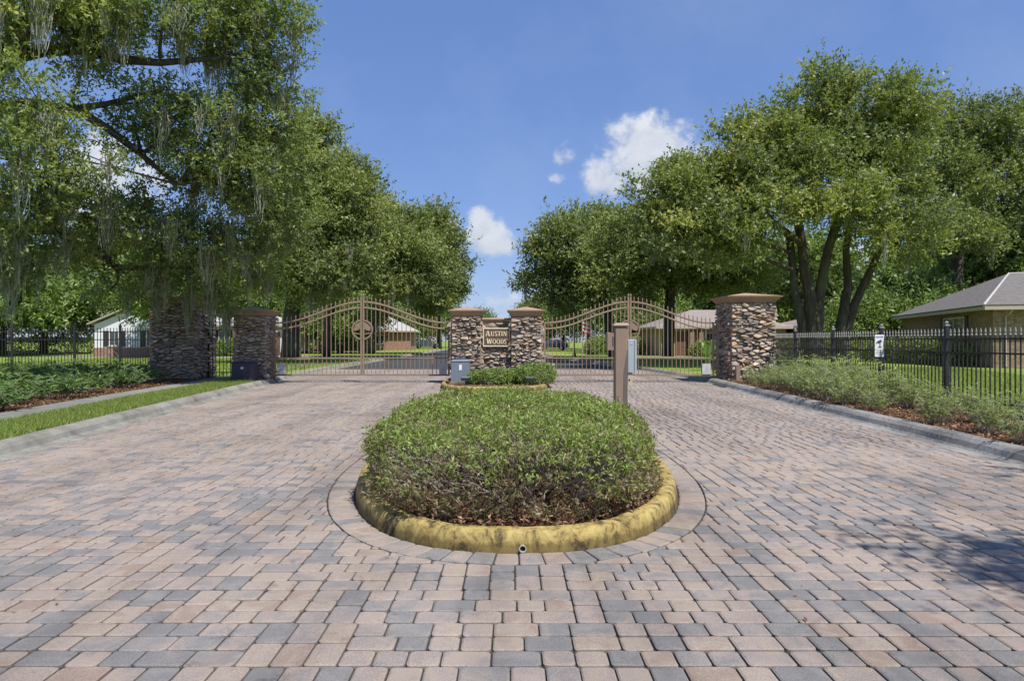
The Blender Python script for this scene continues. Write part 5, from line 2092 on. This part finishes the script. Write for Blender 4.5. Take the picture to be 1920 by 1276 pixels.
# ---- clipped hedge on the big island
def hedge(name, label, outline, prof, zb, n, leaf_len, mat, seed, twigs=0, brown=0.0, asp=.36, cat='hedge', bump_=.05, group=None, skew=0.0):
    """outline: (N,2) closed path; prof: list of (scale, height) from the ground to the middle of the top"""
    rng = np.random.default_rng(seed)
    c = outline.mean(0)
    t = thing(name, (c[0], c[1], zb), label, cat, group)
    pr_ = np.array(prof)
    seg = np.hypot(np.diff(pr_[:, 0]) * np.abs(outline - c).mean() * 1.4, np.diff(pr_[:, 1]))
    wgt = seg * (pr_[1:, 0] + pr_[:-1, 0] + .02)
    si = rng.choice(len(seg), n, p=wgt / wgt.sum())
    u_ = rng.random(n)
    s = pr_[si, 0] * (1 - u_) + pr_[si + 1, 0] * u_
    z = pr_[si, 1] * (1 - u_) + pr_[si + 1, 1] * u_
    f = rng.random(n) * len(outline)
    i0 = f.astype(int) % len(outline)
    w = (f - f.astype(int))[:, None]
    o2 = outline[i0] * (1 - w) + outline[(i0 + 1) % len(outline)] * w
    # uneven surface
    ph = rng.uniform(0, 6, 8)
    th = np.arctan2(o2[:, 1] - c[1], o2[:, 0] - c[0])
    bmp = bump_ * (np.sin(th * 7 + ph[0] + z * 5) * .5 + np.sin(th * 13 + ph[1] - z * 9) * .35 + np.sin(th * 23 + ph[2] + z * 14) * .3)
    xy = c + (o2 - c) * (s * (1 + bmp * .6))[:, None]
    z = z + bump_ * .7 * (np.sin(xy[:, 0] * 4.1 + ph[3]) * np.sin(xy[:, 1] * 3.3 + ph[4]) + .6 * np.sin(xy[:, 0] * 9 + ph[5]) * np.sin(xy[:, 1] * 8 + ph[6]))
    z = np.maximum(z - skew * np.clip(xy[:, 0] - c[0], 0, 9) * np.clip(xy[:, 1] - c[1], 0, 9), .03)
    if brown > .5:
        # separate plants grown together: thin seams, bare and dead patches
        pa = np.sin(xy[:, 0] * 3.1 + 1.0) * np.sin(xy[:, 1] * 2.3 + .4) + .7 * np.sin(xy[:, 0] * 6.7 + z * 9) * np.sin(xy[:, 1] * 5.9 - z * 7)
        kp = ((z / pr_[-1, 1] > .66) & (rng.random(n) < .93 + .35 * pa)) | (rng.random(n) < .68 + .30 * pa)
        xy, z, n, pa = xy[kp], z[kp], int(kp.sum()), pa[kp]
        z = z + np.where(rng.random(n) < .03, rng.uniform(.02, .09, n), 0) * (z > .4)
    depth = rng.random(n) ** 2 * .09
    tz = np.array([pr_[-1, 1] * .5])
    cen3 = np.c_[np.full(n, c[0]), np.full(n, c[1]), np.full(n, tz[0])]
    B = np.c_[xy, z + zb]
    # outward direction: sideways low down, upward on top
    kz = np.clip((z / pr_[-1, 1] - .45) * 2.2, 0, 1)[:, None]
    od = unit(np.c_[xy - c, np.zeros(n)]) * (1 - kz) + np.array([0, 0, 1.0]) * kz
    B = B - od * depth[:, None]
    D = unit(od * .8 + rng.normal(size=(n, 3)) * .55 + np.array([0, 0, .45]))
    m = 6
    V = shoots_to_leaves(rng, B, D, leaf_len * rng.uniform(1.2, 2.4, n), m, leaf_len, asp, .5)
    zr = np.clip(z / pr_[-1, 1], 0, 1)
    dead = (rng.random(n) < brown * np.clip(1.28 - zr * 1.25, 0, 1) ** .7)
    if brown > .5:
        dead = dead | (rng.random(n) < np.clip(-.25 - pa * .5, 0, .6))
    tt = np.where(dead, rng.uniform(0, .25, n), np.clip(rng.normal(.62 if brown > .5 else .58, .19, n), .2, 1))
    T = np.clip(np.repeat(tt, m) + rng.normal(0, .07, n * m), 0, 1)
    np_mesh('foliage', V, np.arange(len(V)).reshape(-1, 4), mat, t, tint=T)
    # woody inside: a dense tangle of bare stems
    k = max(60, twigs)
    f = rng.random(k) * len(outline)
    o2 = outline[f.astype(int) % len(outline)]
    s0 = rng.uniform(.2, .82, k)
    tips_s = np.clip(s0 + rng.uniform(.1, .36, k), 0, 1.02)
    st = MB()
    for i in range(k):
        a_ = c + (o2[i] - c) * s0[i]
        b_ = c + (o2[i] - c) * tips_s[i] + rng.normal(size=2) * .06
        zt_ = rng.uniform(.35, .88) * pr_[-1, 1]
        mid = (a_ + b_) / 2 + rng.normal(size=2) * .05
        if tips_s[i] > .9:
            zt_ = min(zt_, .55 * pr_[-1, 1])
        st.tube([(a_[0], a_[1], zb + .0), (mid[0], mid[1], zb + zt_ * .55), (b_[0], b_[1], zb + zt_)], [.009, .007, .0035], 4, cap=False)
    tag(st.build('stems', M['twig'], t), kind='stuff')
    return t


hout = superellipse(0.02, 7.75, 1.34, 2.98, 2.9, 3.0)
hout[:, 0] *= np.where(hout[:, 0] > 0, .985, 1.0) * (1 - np.clip(hout[:, 1] - 7.8, 0, 9) * np.where(hout[:, 0] > 0, .07, .07))
hedge('clipped_hedge', 'large clipped oval hedge, green on top and bare below, on the yellow-kerbed island', hout,
      [(.97, .02), (.985, .09), (1.0, .2), (1.0, .32), (.99, .41), (.96, .475), (.88, .52), (.6, .545), (.28, .555), (0, .555)], .13, 19500, .044, M['bush_leaf'], 77, twigs=1500, brown=1.0, bump_=.07, skew=.03, asp=.30)
for (cx, cy, a_, b_, h_, lab) in ((-.62, 20.55, .72, .5, .34, 'bright green low shrub beside the blue-grey cabinet'), (.68, 20.6, .62, .62, .52, 'bright green rounded shrub at the right of the small island'),
                                 (.02, 20.75, .45, .4, .28, 'small low shrub below the middle of the sign plaque')):
    o = superellipse(cx, cy, a_, b_, b_, 2.2, 60)
    hedge('low_shrub', lab, o, [(.8, .02), (1.0, h_ * .35), (.97, h_ * .6), (.8, h_ * .88), (.45, h_), (0, h_ * 1.02)], .13, 1500, .06, M['wood_leaf'], int(500 + cx * 100), 60, .05, .4, 'shrub', .08, 'shrubs on the small island')


# ---- planting beds
def plant_proto(kind, seed):
    rng = np.random.default_rng(seed)
    t = thing('bed_plant', (0, 0, 0), 'x', 'plant')
    st = MB()
    B, D, L, W = [], [], [], []
    if kind == 'r':
        ns, hmin, hmax, spread, ll, asp, nl = 46, .5, 1.12, .52, .15, .19, 20
    else:
        ns, hmin, hmax, spread, ll, asp, nl = 30, .32, .66, .55, .19, .24, 15
    for s in range(ns):
        a = rng.uniform(0, 2 * math.pi)
        r = spread * math.sqrt(rng.random())
        h = rng.uniform(hmin, hmax) * (1 - .35 * (r / spread) ** 2)
        p0 = np.array([math.cos(a) * r * .35, math.sin(a) * r * .35, 0])
        p2 = np.array([math.cos(a) * r * 1.25 + rng.normal() * .06, math.sin(a) * r * 1.25 + rng.normal() * .06, h])
        p1 = (p0 + p2) / 2 + np.array([-math.cos(a) * .05, -math.sin(a) * .05, h * .15])
        ts = np.linspace(0, 1, 4)
        st.tube([Vector(p0 * (1 - q) ** 2 + p1 * 2 * q * (1 - q) + p2 * q * q) for q in ts], [.007, .006, .005, .003], 4, cap=False)
        for j in range(nl):
            q = rng.uniform(.18, 1.0) ** .8
            p = p0 * (1 - q) ** 2 + p1 * 2 * q * (1 - q) + p2 * q * q
            an = rng.uniform(0, 2 * math.pi)
            d = np.array([math.cos(an), math.sin(an), rng.uniform(-.1, 1.0)])
            B.append(p)
            D.append(d)
            L.append(ll * rng.uniform(.6, 1.3))
    B, D, L = np.array(B), unit(np.array(D)), np.array(L)
    nh = unit(rng.normal(size=(len(B), 3)) * .4 + np.array([0, 0, 1]))
    V = leaf_quads(B, D, nh, L, L * asp, .25)
    st.build('stems', M['twig'], t, local=True)
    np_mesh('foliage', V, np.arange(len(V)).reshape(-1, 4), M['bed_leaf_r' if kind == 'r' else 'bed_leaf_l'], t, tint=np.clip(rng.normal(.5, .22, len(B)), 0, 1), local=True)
    return t


def scatter_plants(kind, spots, labels, group, seed):
    rng = random.Random(seed)
    protos = [plant_proto(kind, seed + i) for i in range(4)]
    used = [False] * 4
    for i, (x, y_, s) in enumerate(spots):
        k = i % 4
        o = copy_tree(protos[k]) if used[k] else protos[k]
        used[k] = True
        o.location = (x, y_, .115)
        o.rotation_euler = (0, 0, rng.uniform(0, 6.28))
        o.scale = (s * rng.uniform(.95, 1.15), s * rng.uniform(.95, 1.15), s * rng.uniform(.88, 1.12))
        tag(o, labels(i), 'plant', group)


rsp = []
rr = random.Random(8)
for row, xo in ((0, .75), (1, 1.5)):
    y_ = 20.6 if row else 20.2
    while y_ > 7.4:
        if not (row == 0 and 11.2 < y_ < 12.3):
            s = .95 if y_ < 18.8 else .62
            if y_ < 13.2:
                s = .62 if row == 0 else .60
            rsp.append((rx(y_) + .15 + xo * (1.0 if row else .95) + rr.uniform(-.08, .12), y_, s * (1.0 if row else .8)))
        y_ -= rr.uniform(.95, 1.2)
rsp.sort(key=lambda q: -q[1])
fr_ = sorted([q for q in rsp if q[0] < rx(q[1]) + 1.3], key=lambda q: -q[1])
bk_ = sorted([q for q in rsp if q[0] >= rx(q[1]) + 1.3], key=lambda q: -q[1])
rsp = fr_ + bk_


def rlab(i):
    if i < len(fr_):
        return 'narrow-leaved bed plant in the row along the right kerb, %s from the tall right pier' % ORD[i]
    return 'narrow-leaved bed plant in the row against the right fence, %s from the tall right pier' % ORD[i - len(fr_)]


scatter_plants('r', rsp, rlab, 'narrow-leaved plants in the right bed', 600)
lsp = []
for y_, xs_ in ((11.6, (-9.75, -10.7)), (12.7, (-9.9, -10.8, -11.7)), (14.0, (-10.15, -11.1, -12.0)), (15.4, (-10.3, -11.3, -12.4)), (17.0, (-10.5, -11.6, -12.8)), (18.8, (-10.75, -11.9, -13.0)), (20.6, (-11.1, -12.3, -13.5)), (22.3, (-12.2, -13.4, -14.6)), (23.8, (-13.5, -14.9, -16.2, -17.6))):
    for x in xs_:
        lsp.append((x - .12 + rr.uniform(-.15, .15), y_ + rr.uniform(-.2, .2), rr.uniform(.9, 1.2) * (.9 if x == xs_[0] else 1.05)))
COLN = ['next to the sidewalk', 'one step back from the sidewalk', 'two steps back from the sidewalk', 'against the fence']
lmeta = []
for k, xs_ in enumerate((2, 3, 3, 3, 3, 3, 3, 3, 4)):
    for j in range(xs_):
        lmeta.append((8 - k, j))
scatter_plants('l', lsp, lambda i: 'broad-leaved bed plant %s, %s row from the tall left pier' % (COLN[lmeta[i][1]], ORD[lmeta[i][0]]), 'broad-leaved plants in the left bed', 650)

# tropical plant just inside the right gate
tp = thing('tropical_plant', (8.6, 29.5, .1), 'tropical plant with large pale upright leaves inside the right gate', 'plant')
for i in range(8):
    a_ = i * .8
    h_ = rr.uniform(1.1, 1.75)
    d = Vector((math.cos(a_) * .42, math.sin(a_) * .42, 0))
    c0 = Vector((8.6, 29.5, .1))
    pts = [c0 + d * q * q * rr.uniform(.7, 1.1) + Vector((0, 0, h_ * (q - .18 * q * q))) for q in np.linspace(.15, 1, 6)]
    sd_ = Vector((-d.y, d.x, 0)).normalized()
    wv = [.02, .10, .15, .14, .09, .01]
    v, f = [], []
    for p, w in zip(pts, wv):
        v += [p - sd_ * w, p + Vector((0, 0, -.03)), p + sd_ * w]
    for q in range(5):
        f += [(3 * q, 3 * q + 1, 3 * q + 4, 3 * q + 3), (3 * q + 1, 3 * q + 2, 3 * q + 5, 3 * q + 4)]
    MB().add(v, f, .3 + .6 * rr.random()).build('leaf', M['banana'], tp)
# shrubs by the houses
for (cx, cy, a_, b_, h_, lab) in ((-46, 66, 8.5, 1.0, 1.35, 'long dark hedge left of the white gabled house'), (-23.8, 57.2, 1.2, .9, 1.1, 'rounded shrub in front of the pale house'),
                                 (17.5, 55.6, 2.6, .8, 1.0, 'flowering shrub border in front of the tan house'), (23.3, 39.0, .9, 5.0, 1.15, 'dark hedge clipped along the brick house wall'), (21.0, 47.5, 5.5, 1.0, 1.2, 'dark shrub row below the forked oak'),
                                 (9.5, 62, 2.6, 1.3, 1.5, 'shrub clump under trees beyond the right gate'), (-20, 74, 5, 1.5, 1.6, 'dark shrub mass under the oaks beyond the left gate')):
    o = superellipse(cx, cy, a_, b_, b_, 2.6, 60)
    hedge('garden_shrub', lab, o, [(.9, .02), (1.0, h_ * .35), (.98, h_ * .65), (.85, h_ * .92), (.5, h_), (0, h_ * 1.02)], .1, 2200, .17, M['wood_leaf'] if cx < 9 or cx == 9.5 else M['oak_leaf'], int(800 + cx * 10), 60, .05, .45, 'shrub', .06)


# ---- grass and litter
def blades(rng, X, Y, Z, h, w):
    n = len(X)
    a_ = rng.uniform(0, 2 * math.pi, n)
    hh = h * rng.uniform(.5, 1.25, n)
    lean = rng.normal(size=(n, 2)) * (hh * .45)[:, None]
    B = np.c_[X, Y, np.full(n, Z)]
    S = np.c_[np.cos(a_), np.sin(a_), np.zeros(n)] * w
    tip = B + np.c_[lean, hh]
    V = np.stack([B - S, B + S, tip], 1).reshape(-1, 3)
    return V, np.arange(3 * n).reshape(-1, 3)


rng = np.random.default_rng(5)
n = 62000
Y = 6 + 17.5 * rng.random(n) ** 1.25
xa = np.interp(Y, [a for a, b in LEFT_G], [b for a, b in LEFT_G]) - .54
xb = np.interp(Y, [0, 8, 11, 16, 23, 30, 60], [-7.5, -8.25, -8.75, -9.4, -10.05, -10.6, -13]) + .46
X = xb + (xa - xb) * rng.random(n)
keep = ~((X > -9.3) & (X < -8.2) & (Y > 21.6))
V, Q = blades(rng, X[keep], Y[keep], LAWN_Z - .005, .085, .009)
tag(np_mesh('verge_grass', V, Q, M['grass'], None, tint=np.clip(rng.normal(.5, .2, len(Q)), 0, 1)), 'strip of bright grass between the left kerb and the sidewalk', 'grass', kind='stuff')
n = 60000
Y = 7 + 26 * rng.random(n)
X = 8.8 + (3 + Y * .3) * rng.random(n) ** 1.1
V, Q = blades(rng, X, Y, LAWN_Z - .005, .09, .010)
V2, Q2 = blades(rng, rng.uniform(-30, -9.5, n // 2), rng.uniform(25.6, 48, n // 2), LAWN_Z - .005, .11, .016)
tag(np_mesh('lawn_grass', np.r_[V, V2], np.r_[Q, Q2 + len(V)], M['grass'], None, tint=np.clip(rng.normal(.55, .2, len(Q) + len(Q2)), 0, 1)), 'mown lawn grass behind the fences', 'grass', kind='stuff')


def litter(rng, X, Y, Z, size):
    n = len(X)
    a_ = rng.uniform(0, 2 * math.pi, n)
    D = unit(np.c_[np.cos(a_), np.sin(a_), rng.normal(0, .35, n)])
    nh = unit(np.c_[rng.normal(size=(n, 2)) * .35, np.ones(n)])
    L = size * rng.uniform(.6, 1.3, n)
    return leaf_quads(np.c_[X, Y, Z], D, nh, L, L * rng.uniform(.3, .5, n), .1)


parts = []
f = rng.random(7000) * len(ISL1)
q = ISL1[f.astype(int)] - normals2(ISL1)[f.astype(int)] * rng.uniform(.15, .55, (7000, 1))
parts.append(litter(rng, q[:, 0], q[:, 1], .13 + rng.random(7000) * .05, .05))
f = rng.random(2500) * len(ISL2)
q = ISL2[f.astype(int)] - normals2(ISL2)[f.astype(int)] * rng.uniform(.15, .8, (2500, 1))
parts.append(litter(rng, q[:, 0], q[:, 1], .125 + rng.random(2500) * .03, .055))
n = 9000
Y = rng.uniform(6.5, 22.2, n)
X = np.interp(Y, [a for a, b in RIGHT_G], [b for a, b in RIGHT_G]) + .56 + 1.6 * rng.random(n) ** 1.4
parts.append(litter(rng, X, Y, .135 + rng.random(n) * .04, .06))
n = 6000
Y = rng.uniform(10.3, 23, n)
X = np.interp(Y, [0, 8, 11, 16, 23, 30, 60], [-7.5, -8.25, -8.75, -9.4, -10.05, -10.6, -13]) - .48 - 2.2 * rng.random(n) ** 1.6
parts.append(litter(rng, X, Y, .135 + rng.random(n) * .04, .06))
# a few stray leaves on the pavers and in the gutters
n = 260
Y = rng.uniform(3, 20, n)
sd_ = rng.random(n)
X = np.where(sd_ < .35, np.interp(Y, [a for a, b in RIGHT_G], [b for a, b in RIGHT_G]) - rng.random(n) * .5 + .25,
             np.where(sd_ < .7, np.interp(Y, [a for a, b in LEFT_G], [b for a, b in LEFT_G]) + rng.random(n) * .5 - .25, rng.uniform(-5, 5, n)))
parts.append(litter(rng, X, Y, np.full(n, .021), .035))
V = np.concatenate(parts)
tag(np_mesh('leaf_litter', V, np.arange(len(V)).reshape(-1, 4), M['litter'], None, tint=rng.random(len(V) // 4)), 'brown fallen leaves and mulch chips lying in the beds', 'leaf litter', kind='stuff')
